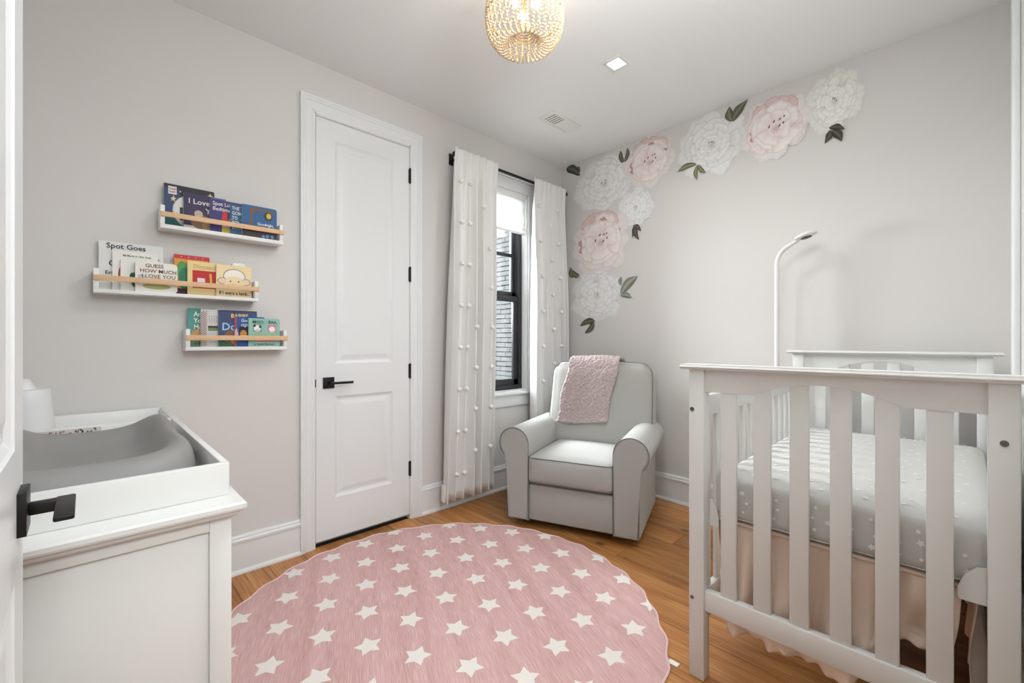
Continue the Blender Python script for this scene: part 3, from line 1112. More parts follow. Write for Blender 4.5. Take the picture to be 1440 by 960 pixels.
sprig('dark green leaf wall sticker in the top corner above the curtain', [((0.059, 2.727), (0.212, 2.621), 0.45), ((0.181, 2.705), (0.212, 2.652), 0.5)], (52, 54, 46), 1)
sprig('narrow upright pair of green leaves sticker left of the upper left blush peony', [((0.65, 2.603), (0.624, 2.708), 0.4), ((0.663, 2.604), (0.689, 2.71), 0.35)], (68, 68, 52), 2)
sprig('light green three leaf sprig sticker hanging under the middle white peony', [((1.245, 2.416), (1.103, 2.401), 0.3), ((1.25, 2.409), (1.245, 2.306), 0.3), ((1.255, 2.408), (1.309, 2.338), 0.35)], (88, 88, 62), 3)
sprig('pair of large green leaves sticker pointing up at the ceiling', [((1.483, 2.629), (1.465, 2.735), 0.5), ((1.488, 2.627), (1.58, 2.736), 0.4)], (70, 70, 52), 4)
sprig('dark green leaf sprig sticker under the rightmost cream peony', [((2.014, 2.398), (2.087, 2.364), 0.4), ((2.021, 2.383), (1.993, 2.314), 0.45), ((2.027, 2.376), (2.074, 2.3), 0.45)], (44, 43, 32), 5)
sprig('small dark three leaf sprig sticker under the small white peony', [((0.747, 2.076), (0.728, 1.99), 0.4), ((0.753, 2.075), (0.791, 1.962), 0.35), ((0.741, 2.083), (0.809, 2.025), 0.4)], (52, 54, 46), 6)
sprig('lowest leaf sprig sticker, directly above the armchair', [((0.372, 1.345), (0.212, 1.307), 0.35), ((0.364, 1.333), (0.267, 1.244), 0.4)], (64, 64, 48), 7)
sprig('small green leaf sticker between curtain and bottom white peony', [((0.133, 1.733), (0.109, 1.83), 0.55), ((0.205, 1.737), (0.117, 1.804), 0.5)], (76, 76, 54), 8)
sprig('large pale green leaf sprig sticker right of the bottom white peony', [((0.624, 1.543), (0.778, 1.681), 0.38), ((0.624, 1.623), (0.63, 1.692), 0.5), ((0.624, 1.543), (0.728, 1.518), 0.4)], (102, 104, 92), 9)

# ------------------------------------------------------------ round rug
RC, RR = Vector((0.989, -1.996)), 0.918
rug = thing('round_rug', 'round pink cotton rug with white stars and a scalloped edge', 'rug', (RC.x, RC.y, 0))
bm = bmesh.new()
NR = 240
rim = []
for k in range(NR):
    a = 2 * PI * k / NR
    r_ = RR - 0.010 + 0.006 * math.sin(a * 34) + 0.003 * math.sin(a * 13 + 1)
    rim.append((a, r_))
rings = []
for fr, z_ in ((0.0, 0.0075), (0.5, 0.0075), (0.93, 0.0075), (0.99, 0.0070), (1.0, 0.003), (1.0, 0.0)):
    if fr == 0:
        cen = bm.verts.new((0, 0, z_))
        continue
    rings.append([bm.verts.new((fr * r_ * math.cos(a), fr * r_ * math.sin(a), z_ + (0.0016 * math.sin(a * 34 + 1) if 0.96 < fr < 1 else 0))) for a, r_ in rim])
for k in range(NR):
    bm.faces.new((cen, rings[0][k], rings[0][(k + 1) % NR]))
for A_, B_ in zip(rings, rings[1:]):
    for k in range(NR):
        bm.faces.new((A_[k], B_[k], B_[(k + 1) % NR], A_[(k + 1) % NR]))
obj('weave', bm, M['rug'], rug, 40)
M['binding'] = mat('pink_binding', rgb(232, 202, 200), 1.0, bump=0.5, bscale=300)
tube('binding', [((r_ + 0.001) * math.cos(a), (r_ + 0.001) * math.sin(a), 0.0048 + 0.001 * math.sin(a * 34 + 1)) for a, r_ in rim], 0.0042, M['binding'], rug, 6, True)
box('care_tag', 0.812, 0.850, 0.405, 0.428, 0.001, 0.003, M['paper'], rug)
LO, LA, LB = Vector((0.5916, -2.3487)) - RC, Vector((0.1765, 0.1052)), Vector((0.2032, -0.0943))
angs = {(1, 1): 23, (2, 1): 55, (3, 0): 51, (2, 0): 57, (4, 0): 39, (5, 0): 15, (5, -1): 16, (6, -2): 36, (6, -1): 8, (6, 0): 5, (1, 0): 30, (0, 0): 20, (3, 1): 40, (4, -1): 30}
M['rugstar'] = mat('rug_star', rgb(236, 229, 222), 1.0, bump=0.4, bscale=250)
for i in range(-6, 13):
    for j in range(-9, 9):
        c = LO + LA * i + LB * j
        if c.length > RR + 0.035:
            continue
        a0 = math.radians(angs.get((i, j), (i * 31 + j * 17) % 72))
        pts = []
        for k in range(10):
            r_ = 0.054 if k % 2 == 0 else 0.029
            p = c + Vector((math.cos(a0 + k * PI / 5), math.sin(a0 + k * PI / 5))) * r_
            if p.length > RR - 0.014:
                p = p.normalized() * (RR - 0.014)
            pts.append(p)
        inside = sum(1 for p in pts if p.length < RR - 0.016)
        if inside < 4:
            continue
        bm = bmesh.new()
        cc = sum(pts, Vector((0, 0))) / 10
        cv = bm.verts.new((0, 0, 0.0007))
        vsx = [bm.verts.new((p.x - cc.x, p.y - cc.y, 0.0007)) for p in pts]
        vsb = [bm.verts.new((p.x - cc.x, p.y - cc.y, -0.0005)) for p in pts]
        for k in range(10):
            bm.faces.new((cv, vsx[k], vsx[(k + 1) % 10]))
            bm.faces.new((vsx[k], vsb[k], vsb[(k + 1) % 10], vsx[(k + 1) % 10]))
        bmesh.ops.remove_doubles(bm, verts=bm.verts, dist=1e-6)
        obj('star', bm, M['rugstar'], rug, None, (cc.x, cc.y, 0.0076))

# ------------------------------------------------------------ armchair
AR = math.radians(20.5)
chair = thing('armchair', 'light grey upholstered glider armchair with rolled arms and dark piping', 'armchair', (0.897, -1.027, 0), AR)

def armprof(s):
    cx, cz, r = 0.367, 0.520, 0.100
    P = [(0.411, 0.045), (0.411, 0.425)]
    a0 = math.radians(-52)
    N_ = 22
    for k in range(N_ + 1):
        a = a0 + (PI - a0) * k / N_
        P.append((cx + r * math.cos(a), cz + r * math.sin(a)))
    P.append((0.267, 0.045))
    return [(s * x, z) for x, z in P]

AL = 0.70
for s in (-1, 1):
    prof = armprof(s)
    bm = bmesh.new()
    A_ = [bm.verts.new((x, 0.0, z)) for x, z in prof]
    B_ = [bm.verts.new((x, AL, z)) for x, z in prof]
    n = len(prof)
    for i in range(n):
        bm.faces.new((A_[i], A_[(i + 1) % n], B_[(i + 1) % n], B_[i]))
    fr = bm.faces.new(A_[::-1])
    bm.faces.new(B_)
    bmesh.ops.bevel(bm, geom=list(fr.edges), offset=0.010, segments=3, affect='EDGES')
    arm = obj('arm', bm, M['chair'], chair, 45)
    pts = [(x, 0.001, z) for x, z in prof]
    pts = [(x * 1.0, 0.0035, z) for x, z in prof]
    # inset the cord onto the rounded front rim
    cxm = sum(p[0] for p in prof) / n
    tube('piping', [(p[0] + (0.0008 if p[0] > cxm else -0.0008), 0.0045, p[2]) for p in pts], 0.0026, M['piping'], arm, 6, False)

boxes('seat_frame', [(-0.267, 0.267, 0.012, 0.74, 0.05, 0.275)], M['chair'], chair, 0.012)
bm = rbox((0.532, 0.60, 0.172), 0.030, (0.0, 0.020, 0.022), 10)
for v in bm.verts:
    v.co.y += 0.285
    v.co.z += 0.372
    if v.co.z > 0.372:
        v.co.z -= 0.012 * max(0, (v.co.y - 0.25))
seat = obj('seat_cushion', bm, M['chair'], chair, 60)
def edge_loop(hx, hy, z, rc, cy, n=7):
    P = []
    for (qx, qy, a0) in ((1, 1, 0), (-1, 1, PI / 2), (-1, -1, PI), (1, -1, 1.5 * PI)):
        for k in range(n + 1):
            a = a0 + PI / 2 * k / n
            P.append((qx * (hx - rc) + rc * math.cos(a), cy + qy * (hy - rc) + rc * math.sin(a), z))
    return P
tube('piping', edge_loop(0.262, 0.302, 0.447, 0.03, 0.285), 0.0026, M['piping'], seat, 6, True)
tube('piping', edge_loop(0.262, 0.302, 0.297, 0.03, 0.285), 0.0026, M['piping'], seat, 6, True)

# back: reclined shell + plump cushion
bk = rbox((0.745, 0.17, 0.62), 0.055, (0.0, 0.020, 0.012), 12)
tilt = math.radians(-13)
Mb = Matrix.Translation((0.040, 0.655, 0.705)) @ Matrix.Rotation(tilt, 4, 'X')
def shape_back(bm, Mx, hz, rcorner, hx=0.3725):
    for v in bm.verts:
        # round the upper corners in the xz plane
        x, z = v.co.x, v.co.z
        if z > hz - rcorner and abs(x) > hx - rcorner:
            dx, dz = abs(x) - (hx - rcorner), z - (hz - rcorner)
            d = max(dx, dz)
            L_ = math.hypot(dx, dz)
            if L_ > 1e-6:
                k = d / L_
                v.co.x = math.copysign(hx - rcorner + dx * k, x)
                v.co.z = hz - rcorner + dz * k
        w = 1.0 + 0.03 * (0.5 - v.co.z / (2 * hz))
        v.co.x *= w
        v.co = Mx @ v.co
shape_back(bk, Mb, 0.31, 0.09)
back = obj('back_cushion', bk, M['chair'], chair, 60)
shl = rbox((0.70, 0.10, 0.80), 0.03, (0, 0, 0), 6)
shape_back(shl, Matrix.Translation((0.035, 0.728, 0.520)) @ Matrix.Rotation(math.radians(-11), 4, 'X'), 0.40, 0.12, 0.35)
obj('back_shell', shl, M['chair'], chair, 60)
def backpts(hx, hz, rc, yy, n=8):
    P = [(-hx, yy, -hz + 0.02)]
    P += [(-hx, yy, z_) for z_ in (-0.15, 0.0, 0.1)]
    for k in range(n + 1):
        a = PI - PI / 2 * k / n
        P.append((-hx + rc + rc * math.cos(a), yy, hz - rc + rc * math.sin(a)))
    P += [(x_, yy, hz + 0.010 * (1 - (x_ / hx) ** 2)) for x_ in (-0.12, 0.0, 0.12)]
    for k in range(n + 1):
        a = PI / 2 - PI / 2 * k / n
        P.append((hx - rc + rc * math.cos(a), yy, hz - rc + rc * math.sin(a)))
    P += [(hx, yy, z_) for z_ in (0.1, 0.0, -0.15)]
    P += [(hx, yy, -hz + 0.02)]
    return [tuple(Mb @ Vector((p[0] * (1.0 + 0.03 * (0.5 - p[2] / 0.62)), p[1], p[2]))) for p in P]
tube('piping', backpts(0.361, 0.303, 0.085, -0.078), 0.0027, M['piping'], back, 6)
bm = bmesh.new()
addlathe(bm, [(0.27, 0.0), (0.27, 0.018), (0.25, 0.022)], (0, 0.40, 0.0), 32)
addlathe(bm, [(0.06, 0.02), (0.06, 0.056)], (0, 0.40, 0.0), 20)
addbox(bm, -0.25, 0.25, 0.12, 0.68, 0.046, 0.052)
obj('swivel_base', bm, M['dark'], chair, 40)

# throw blanket over the chair back
th = bmesh.new()
rth = random.Random(4)
pathp = [(0.515, 0.590), (0.528, 0.64), (0.541, 0.70), (0.553, 0.76), (0.566, 0.82), (0.580, 0.88), (0.594, 0.94), (0.612, 0.99), (0.640, 1.028), (0.680, 1.045),
         (0.730, 1.046), (0.775, 1.036), (0.812, 1.010), (0.830, 0.96), (0.835, 0.88), (0.84, 0.78)]
pathp = catmull(pathp, 3)
NX = 30
grid = []
NP = len(pathp)
for j, (yy, zz) in enumerate(pathp):
    f = j / (NP - 1)
    g_ = min(1, f / 0.5)
    xl = -0.262 + 0.070 * g_ + 0.008 * math.sin(f * 20)
    xr = 0.105 + 0.070 * g_ + 0.006 * math.sin(f * 17 + 1)
    rowv = []
    for i in range(NX + 1):
        u = i / NX
        x = xl + (xr - xl) * u
        lump = 0.004 * math.sin(u * 7 + f * 6) + rth.uniform(-0.0022, 0.0022)
        rib = 0.004 * math.sin(f * 260) if f < 0.13 else 0
        edge_drop = -0.012 * math.sin(u * PI * 1.3 + 0.5) if j < 3 else 0
        nrm = Vector((0, -1, 0.25)) if f < 0.42 else (Vector((0, 0, 1)) if f < 0.66 else Vector((0, 1, 0)))
        rowv.append(th.verts.new(Vector((x, yy, zz + edge_drop)) + nrm * (lump + rib + 0.006)))
    grid.append(rowv)
for j in range(NP - 1):
    for i in range(NX):
        th.faces.new((grid[j][i], grid[j][i + 1], grid[j + 1][i + 1], grid[j + 1][i]))
tho = obj('throw_blanket', th, M['throw'], None, 180, (0.897, -1.027, 0), (0, 0, AR))
md = tho.modifiers.new('thickness', 'SOLIDIFY')
md.thickness = 0.022
md.offset = 0.0
tx = bpy.data.textures.new('fleece', 'CLOUDS')
tx.noise_scale = 0.011
ss = tho.modifiers.new('sub', 'SUBSURF')
ss.levels = ss.render_levels = 2
dm = tho.modifiers.new('nap', 'DISPLACE')
dm.texture = tx
dm.strength = 0.017
dm.texture_coords = 'LOCAL'
tag(tho, 'mauve pink fleece throw blanket draped over the armchair back', 'blanket')

# ------------------------------------------------------------ crib
crib = thing('crib', 'white painted slatted baby crib with arched end panels', 'crib', (2.264, -0.9, 0))
CX = 2.264
def cb(name, x0, x1, y0, y1, z0, z1, m=None, parent=None, bev=0.003):
    return box(name, x0 - CX, x1 - CX, y0 + 0.9, y1 + 0.9, z0, z1, m or M['crib'], parent or crib, bev)

PX = [(1.8805, 1.9325), (2.5955, 2.6475)]
for side, dz in (('front', 0.0), ('back', 0.030)):
    if side == 'front':
        ya, yb, s = -1.588, -1.540, 1
    else:
        ya, yb, s = -0.200, -0.248, -1
    yface = ya
    def Y(d):
        return ya + s * d
    zc = 1.073 + dz
    for (a, b) in PX:
        p = cb('post', a, b, min(ya, yb), max(ya, yb), 0.0, zc)
        mx_ = (a + b) / 2
        # bolts
        for bz, br in ((0.934, 0.0075), (0.276, 0.0065)):
            bm = bmesh.new()
            ox = a + 0.012 if a < 2 else b - 0.026
            addlathe(bm, [(br, -0.0002), (br, -s * 0.0016), (br * 0.72, -s * 0.0016), (br * 0.66, -s * 0.0004), (br * 0.35, -s * 0.0004), (br * 0.30, -s * 0.0010), (0.0003, -s * 0.0010)],
                     (ox - CX, ya + 0.9, bz), 16, 'Y')
            obj('bolt', bm, M['chrome'], p, 30)
    bm = bmesh.new()
    addbox(bm, 1.846 - CX, 2.683 - CX, min(Y(-0.017), Y(0.066)) + 0.9, max(Y(-0.017), Y(0.066)) + 0.9, zc, zc + 0.018)
    bmesh.ops.bevel(bm, geom=list(bm.edges), offset=0.0075, segments=3, affect='EDGES')
    obj('top_cap', bm, M['crib'], crib, 50)
    # arched top rail
    prof = [(1.932, zc), (1.932, 0.996 + dz), (2.080, 0.996 + dz)]
    for k in range(1, 20):
        t = -1 + 2 * k / 20
        prof.append((CX + 0.184 * t, 0.996 + dz + 0.044 * (1 - t * t)))
    prof += [(2.448, 0.996 + dz), (2.596, 0.996 + dz), (2.596, zc)]
    bm = bmesh.new()
    addprism(bm, [(a - CX, b) for a, b in prof], lambda a, b: Vector((a, Y(0.013) + 0.9, b)), lambda a, b: Vector((a, Y(0.035) + 0.9, b)))
    obj('top_rail', bm, M['crib'], crib)
    cb('bottom_rail', 1.932, 2.596, min(Y(0.008), Y(0.038)), max(Y(0.008), Y(0.038)), 0.240, 0.310)
    for k in range(6):
        x0 = 1.982 + 0.1013 * k
        if k in (0, 5):
            ztop = 1.0
        else:
            ztop = 1.045
        cb('slat', x0, x0 + 0.0505, min(Y(0.015), Y(0.031)), max(Y(0.015), Y(0.031)), 0.308, ztop + dz)
for (xa, xb) in ((1.893, 1.917), (2.622, 2.646)):
    cb('side_rail', xa, xb, -1.541, -0.247, 0.905, 0.978)
    cb('side_rail', xa, xb, -1.541, -0.247, 0.215, 0.285)
    n = 14
    for k in range(n):
        yc = -1.541 + (k + 0.5) * (1.294 / n)
        cb('side_slat', xa + 0.005, xb - 0.005, yc - 0.019, yc + 0.019, 0.284, 0.906, None, None, 0.002)
for (x0, x1) in ((1.9335, 1.964), (2.545, 2.595)):
    for (yy0, yy1) in ((-1.539, -1.534), (-0.254, -0.249)):
        bm = bmesh.new()
        flip = x1 > 2.2
        w = x1 - x0
        pr = [(0, 0), (0, 0.092), (w * 0.35, 0.088), (w * 0.75, 0.066), (w, 0.03), (w, 0.006), (w * 0.9, 0)]
        if flip:
            pr = [(w - a, b) for a, b in pr]
        addprism(bm, pr, lambda a, b: Vector((x0 + a - CX, yy0 + 0.9, 0.525 + b)), lambda a, b: Vector((x0 + a - CX, yy1 + 0.9, 0.525 + b)))
        obj('support_bracket', bm, M['plastic'], crib)
cb('mattress_support', 1.945, 2.585, -1.522, -0.27, 0.546, 0.556, M['skirt'])

# mattress with fitted star sheet
mt = thing('crib_mattress', 'crib mattress in a light grey fitted sheet with small white stars', 'mattress', (2.2795, -0.895, 0.556))
bm = rbox((0.676, 1.266, 0.152), 0.028, (0.003, 0.003, 0.010), 12)
for v in bm.verts:
    v.co.z += 0.077
obj('fitted_sheet', bm, M['sheet'], mt, 60)
bm = bmesh.new()
rs = random.Random(12)
def addstar(bm, c, u, v, n, r, a0, inner=0.5):
    cv = bm.verts.new(c + n)
    q = [bm.verts.new(c + n + u * (math.cos(a0 + k * PI / 5) * (r if k % 2 == 0 else r * inner)) + v * (math.sin(a0 + k * PI / 5) * (r if k % 2 == 0 else r * inner))) for k in range(10)]
    for k in range(10):
        bm.faces.new((cv, q[k], q[(k + 1) % 10]))
X_, Y_, Z_ = Vector((1, 0, 0)), Vector((0, 1, 0)), Vector((0, 0, 1))
def bul(a):
    return 1 - a * a
for gi in range(10):
    for gj in range(19):
        x = -0.285 + gi * 0.0633 + rs.uniform(-.012, .012) + (0.02 if gj % 2 else -0.01)
        y = -0.57 + gj * 0.0633 + rs.uniform(-.012, .012)
        if abs(x) > 0.29:
            continue
        z = 0.153 + 0.010 * (1 - (abs(x) / 0.324) ** 2.66) * (1 - (abs(y) / 0.631) ** 2.66)
        r_ = rs.choice((0.0055, 0.0105, 0.0105, 0.0065))
        addstar(bm, Vector((x, y, z)), X_, Y_, Z_ * 0.0012, r_ * 0.85, rs.uniform(0, 6), 0.5 if r_ > 0.008 else 0.85)
for gi in range(13):
    for gj in range(3):
        x = -0.28 + gi * 0.047 + rs.uniform(-.01, .01)
        z = 0.042 + gj * 0.034 + rs.uniform(-.006, .006)
        if abs(x) > 0.284:
            continue
        r_ = rs.choice((0.0055, 0.0105, 0.0095, 0.005))
        addstar(bm, Vector((x, -0.6360, z)), X_, Z_, Vector((0, -0.0012, 0)), r_, rs.uniform(0, 6), 0.5 if r_ > 0.008 else 0.85)
for gi in range(22):
    for gj in range(2):
        y = -0.58 + gi * 0.053 + rs.uniform(-.01, .01)
        z = 0.05 + gj * 0.045 + rs.uniform(-.008, .008)
        addstar(bm, Vector((-0.3415, y, z)), Y_, Z_, Vector((-0.0012, 0, 0)), rs.choice((0.0055, 0.0095)), rs.uniform(0, 6), 0.6)
me = bpy.data.meshes.new('star_print')
bm.to_mesh(me)
bm.free()
so = newobj('star_print', me, M['starwhite'], mt)
so['kind'] = 'stuff'
tube('piping', [(a, b, 0.012) for (a, b, _) in edge_loop(0.336, 0.631, 0, 0.04, 0.0)], 0.0022, M['sheet'], mt, 6, True)

# gathered skirt
sk = thing('crib_skirt', 'blush pink gathered crib skirt with a ruffled hem hanging under the mattress', 'crib skirt', (2.264, -0.9, 0.18))
def skirt_panel(name, p0, p1, nrm, n, ztop, zr, zb, seed, sway=0.0, lift=0.0, fold=1.0):
    rr = random.Random(seed)
    ph = [rr.uniform(0, 6) for _ in range(5)]
    bm = bmesh.new()
    p0, p1, nrm = Vector(p0), Vector(p1), Vector(nrm)
    NV = 26
    g = []
    ln = (p1 - p0).length
    for j in range(NV + 1):
        t = j / NV
        rowv = []
        for i in range(n + 1):
            u = i / n
            if t < 0.78:
                z = ztop + (zr - ztop) * (t / 0.78)
                amp = 0.004 + 0.013 * (t / 0.78)
                o_ = amp * (math.sin(u * ln * 34 + ph[0] + 1.6 * math.sin(t * 3 + u * 5 + ph[1])) + 0.5 * math.sin(u * ln * 77 + ph[2] + t * 2))
            else:
                tt = (t - 0.78) / 0.22
                z = zr + (zb - zr) * tt + 0.004 * math.sin(u * ln * 60 + ph[3]) * tt
                o_ = 0.015 * math.sin(u * ln * 34 + ph[0] + 1.6 * math.sin(2.34 + u * 5 + ph[1])) + 0.006 * tt * math.sin(u * ln * 120 + ph[4]) + 0.007 * tt
            if 0.77 < t < 0.83:
                o_ += 0.004
            q_ = max(0.0, min(1.0, (u - 0.62) / 0.18))
            z = z + (ztop - z) * lift * q_ * q_ * (3 - 2 * q_)
            p = p0.lerp(p1, u) + nrm * o_ * fold
            p.x += sway * t * t * u * ln * 0.10
            rowv.append(bm.verts.new((p.x, p.y, z)))
        g.append(rowv)
    for j in range(NV):
        for i in range(n):
            bm.faces.new((g[j][i], g[j][i + 1], g[j + 1][i + 1], g[j + 1][i]))
    o = obj(name, bm, M['skirt'], sk, 180)
    md = o.modifiers.new('thickness', 'SOLIDIFY')
    md.thickness = 0.0015
skirt_panel('end_panel', (1.985 - CX, -1.512 + 0.9, 0), (2.552 - CX, -1.512 + 0.9, 0), (0, -1, 0), 180, 0.365, 0.075, 0.0, 3, -0.4, 0.46, 1.5)
skirt_panel('side_panel', (1.945 - CX, -0.27 + 0.9, 0), (1.945 - CX, -1.49 + 0.9, 0), (-1, 0, 0), 260, 0.365, 0.085, 0.01, 5)
skirt_panel('side_panel', (2.583 - CX, -1.49 + 0.9, 0), (2.583 - CX, -0.27 + 0.9, 0), (1, 0, 0), 200, 0.365, 0.085, 0.01, 6)

# baby monitor on its floor stand
mo = thing('baby_monitor_stand', 'tall slim white baby monitor camera on a gooseneck floor stand', 'baby monitor', (1.778, -0.155, 0))
lathe('base', [(0.085, 0.0), (0.085, 0.006), (0.08, 0.011), (0.016, 0.014), (0.0145, 0.03)], (0, 0, 0), M['plastic'], mo, 32)
nk = [(0, 0, 0.012), (0, 0, 0.5), (0, 0, 1.0), (0, 0, 1.5), (0, 0, 1.63)]
for k in range(1, 11):
    a = (PI * 0.33) * k / 10
    nk.append((0.11 * (1 - math.cos(a)), 0, 1.63 + 0.11 * math.sin(a)))
ex_, ez_ = nk[-1][0], nk[-1][2]
dx_, dz_ = math.sin(PI * 0.33), math.cos(PI * 0.33)
nk += [(ex_ + dx_ * 0.03, 0, ez_ + dz_ * 0.03), (ex_ + dx_ * 0.065, 0, ez_ + dz_ * 0.065)]
tube('pole', nk, [0.0135] * 5 + [0.0125] * 10 + [0.011, 0.010], M['plastic'], mo, 14)
hx_, hz_ = ex_ + dx_ * 0.112, ez_ + dz_ * 0.100
bm = bmesh.new()
bmesh.ops.create_uvsphere(bm, u_segments=28, v_segments=16, radius=1.0)
for v in bm.verts:
    r_ = 0.052 * (1 + 0.25 * (-v.co.x if v.co.x < 0 else 0))
    v.co = Vector((v.co.x * r_, v.co.y * 0.046, v.co.z * (0.020 if v.co.z > 0 else 0.013)))
Mh = Matrix.Translation((hx_, 0, hz_)) @ Matrix.Rotation(math.radians(-14), 4, 'Y')
bm.transform(Mh)
hd_ = obj('camera_head', bm, M['plastic'], mo, 60)
bm = bmesh.new()
bmesh.ops.create_uvsphere(bm, u_segments=20, v_segments=10, radius=1.0)
for v in bm.verts:
    v.co = Vector((v.co.x * 0.030 - 0.004, v.co.y * 0.030, v.co.z * 0.006 - 0.0105))
bm.transform(Mh)
obj('lens', bm, M['lens'], hd_, 60)

# ------------------------------------------------------------ dresser and changing tray
dr = thing('dresser', 'white dresser with panelled side standing beside the open door', 'dresser', (0.68, -3.12, 0))
def db(name, x0, x1, y0, y1, z0, z1, m=None, parent=None, bev=0.002):
    return box(name, x0 - 0.68, x1 - 0.68, y0 + 3.12, y1 + 3.12, z0, z1, m or M['white'], parent or dr, bev)
db('body', 0.03, 1.325, -3.385, -2.872, 0.10, 0.756)
bm = bmesh.new()
pr = [(0.005 - 0.68, 0), ]
def topboard(name, x0, x1, y0, y1, z0, z1):
    bm = bmesh.new()
    steps = [(0.020, z0 - 0.012), (0.012, z0 - 0.006), (0.010, z0), (0.002, z0 + 0.004), (0.0, z0 + 0.009), (0.0, z1 - 0.005), (0.004, z1)]
    rings = []
    for ins, z in steps:
        rings.append([bm.verts.new(p) for p in ((x0 - 0.68 + ins, y0 + 3.12 + ins, z), (x1 - 0.68 - ins, y0 + 3.12 + ins, z), (x1 - 0.68 - ins, y1 + 3.12 - ins, z), (x0 - 0.68 + ins, y1 + 3.12 - ins, z))])
    for A_, B_ in zip(rings, rings[1:]):
        for k in range(4):
            bm.faces.new((A_[k], A_[(k + 1) % 4], B_[(k + 1) % 4], B_[k]))
    bm.faces.new(rings[0][::-1])
    bm.faces.new(rings[-1])
    return obj(name, bm, M['white'], dr)
topboard('top', 0.005, 1.368, -3.41, -2.8365, 0.768, 0.791)
# side frame and panel (faces the camera)
db('stile', 1.325, 1.335, -2.906, -2.862, 0.06, 0.756)
db('stile', 1.325, 1.335, -3.385, -3.341, 0.06, 0.756)
db('rail', 1.325, 1.335, -3.341, -2.906, 0.727, 0.756)
db('rail', 1.325, 1.335, -3.341, -2.906, 0.10, 0.16)
for (a, b) in ((0.03, 0.07), (1.295, 1.335)):
    for (c, d) in ((-3.385, -3.345), (-2.902, -2.862)):
        db('foot', a, b, c, d, 0.0, 0.101)
for r in range(3):
    for c in range(2):
        x0 = 0.05 + c * 0.63
        z0 = 0.125 + r * 0.208
        dw = db('drawer', x0, x0 + 0.62, -2.872, -2.858, z0, z0 + 0.198, None, None, 0.003)
        for kx in (0.15, 0.47):
            lathe('knob', [(0.006, 0.0), (0.006, 0.012), (0.015, 0.016), (0.016, 0.022), (0.010, 0.027), (0.001, 0.028)], (x0 + kx - 0.68, -2.858 + 3.12, z0 + 0.1), M['white'], dw, 16, 'Y')

ty = thing('changing_tray', 'white wooden changing tray with divider sitting on the dresser', 'changing tray', (0.65, -3.11, 0.7912))
def tb(name, x0, x1, y0, y1, z0, z1, bev=0.0015):
    return box(name, x0 - 0.65, x1 - 0.65, y0 + 3.11, y1 + 3.11, z0 - 0.7912, z1 - 0.7912, M['white'], ty, bev)
tb('end_board', 1.271, 1.287, -3.36, -2.857, 0.7914, 0.871)
tb('end_board', 0.012, 0.028, -3.36, -2.857, 0.7914, 0.871)
tb('side_board', 0.028, 1.271, -2.873, -2.857, 0.7914, 0.871)
tb('side_board', 0.028, 1.271, -3.36, -3.344, 0.7914, 0.871)
tb('divider', 0.385, 0.401, -3.344, -2.873, 0.797, 0.871)
tb('bottom_board', 0.028, 1.271, -3.344, -2.873, 0.7914, 0.797, 0)

# contoured changing pad
bm = bmesh.new()
PC = (0.832, -3.108)
HX, HY = 0.405, 0.226
PZ = 0.798
prof = [(0.0, 0.022), (0.2, 0.022), (0.38, 0.025), (0.52, 0.034), (0.64, 0.060), (0.72, 0.084), (0.79, 0.099), (0.85, 0.104), (0.90, 0.100), (0.945, 0.088), (0.975, 0.068), (0.995, 0.040), (1.0, 0.012), (0.985, 0.0)]
NA = 96
rings = []
for fr, hh in prof:
    if fr == 0:
        cen = bm.verts.new((PC[0], PC[1], PZ + hh))
        continue
    ring = []
    for k in range(NA):
        a = 2 * PI * k / NA
        c_, s_ = math.cos(a), math.sin(a)
        ex = 0.55
        x = math.copysign(abs(c_) ** ex, c_) * HX * fr
        y = math.copysign(abs(s_) ** ex, s_) * HY * fr
        waist = 1 - 0.06 * math.exp(-((x / HX) / 0.35) ** 2)
        y *= waist
        rim_ = math.exp(-((fr - 0.84) / 0.14) ** 2) if fr <= 1 else 0
        xw = PC[0] + x
        q_ = max(0.0, min(1.0, (xw - 0.44) / 0.12))
        q_ = q_ * q_ * (3 - 2 * q_)
        hh_ = hh if fr < 0.4 or fr > 0.97 else min(hh, 0.020 + 0.014 * (1 - abs(fr - 0.8))) * (1 - q_) + hh * q_
        bump_ = q_ * 0.020 * math.exp(-(((x / HX) + 0.62) / 0.22) ** 2) * abs(s_) - 0.010 * abs(c_) ** 3
        ring.append(bm.verts.new((PC[0] + x, PC[1] + y, PZ + hh_ + rim_ * bump_)))
    rings.append(ring)
for k in range(NA):
    bm.faces.new((cen, rings[0][k], rings[0][(k + 1) % NA]))
for A_, B_ in zip(rings, rings[1:]):
    for k in range(NA):
        bm.faces.new((A_[k], B_[k], B_[(k + 1) % NA], A_[(k + 1) % NA]))
bm.faces.new(rings[-1])
po = obj('changing_pad', bm, M['foam'], None, 180)
ss = po.modifiers.new('sub', 'SUBSURF')
ss.levels = ss.render_levels = 1
tag(po, 'smooth grey contoured changing pad lying in the white tray', 'changing pad')

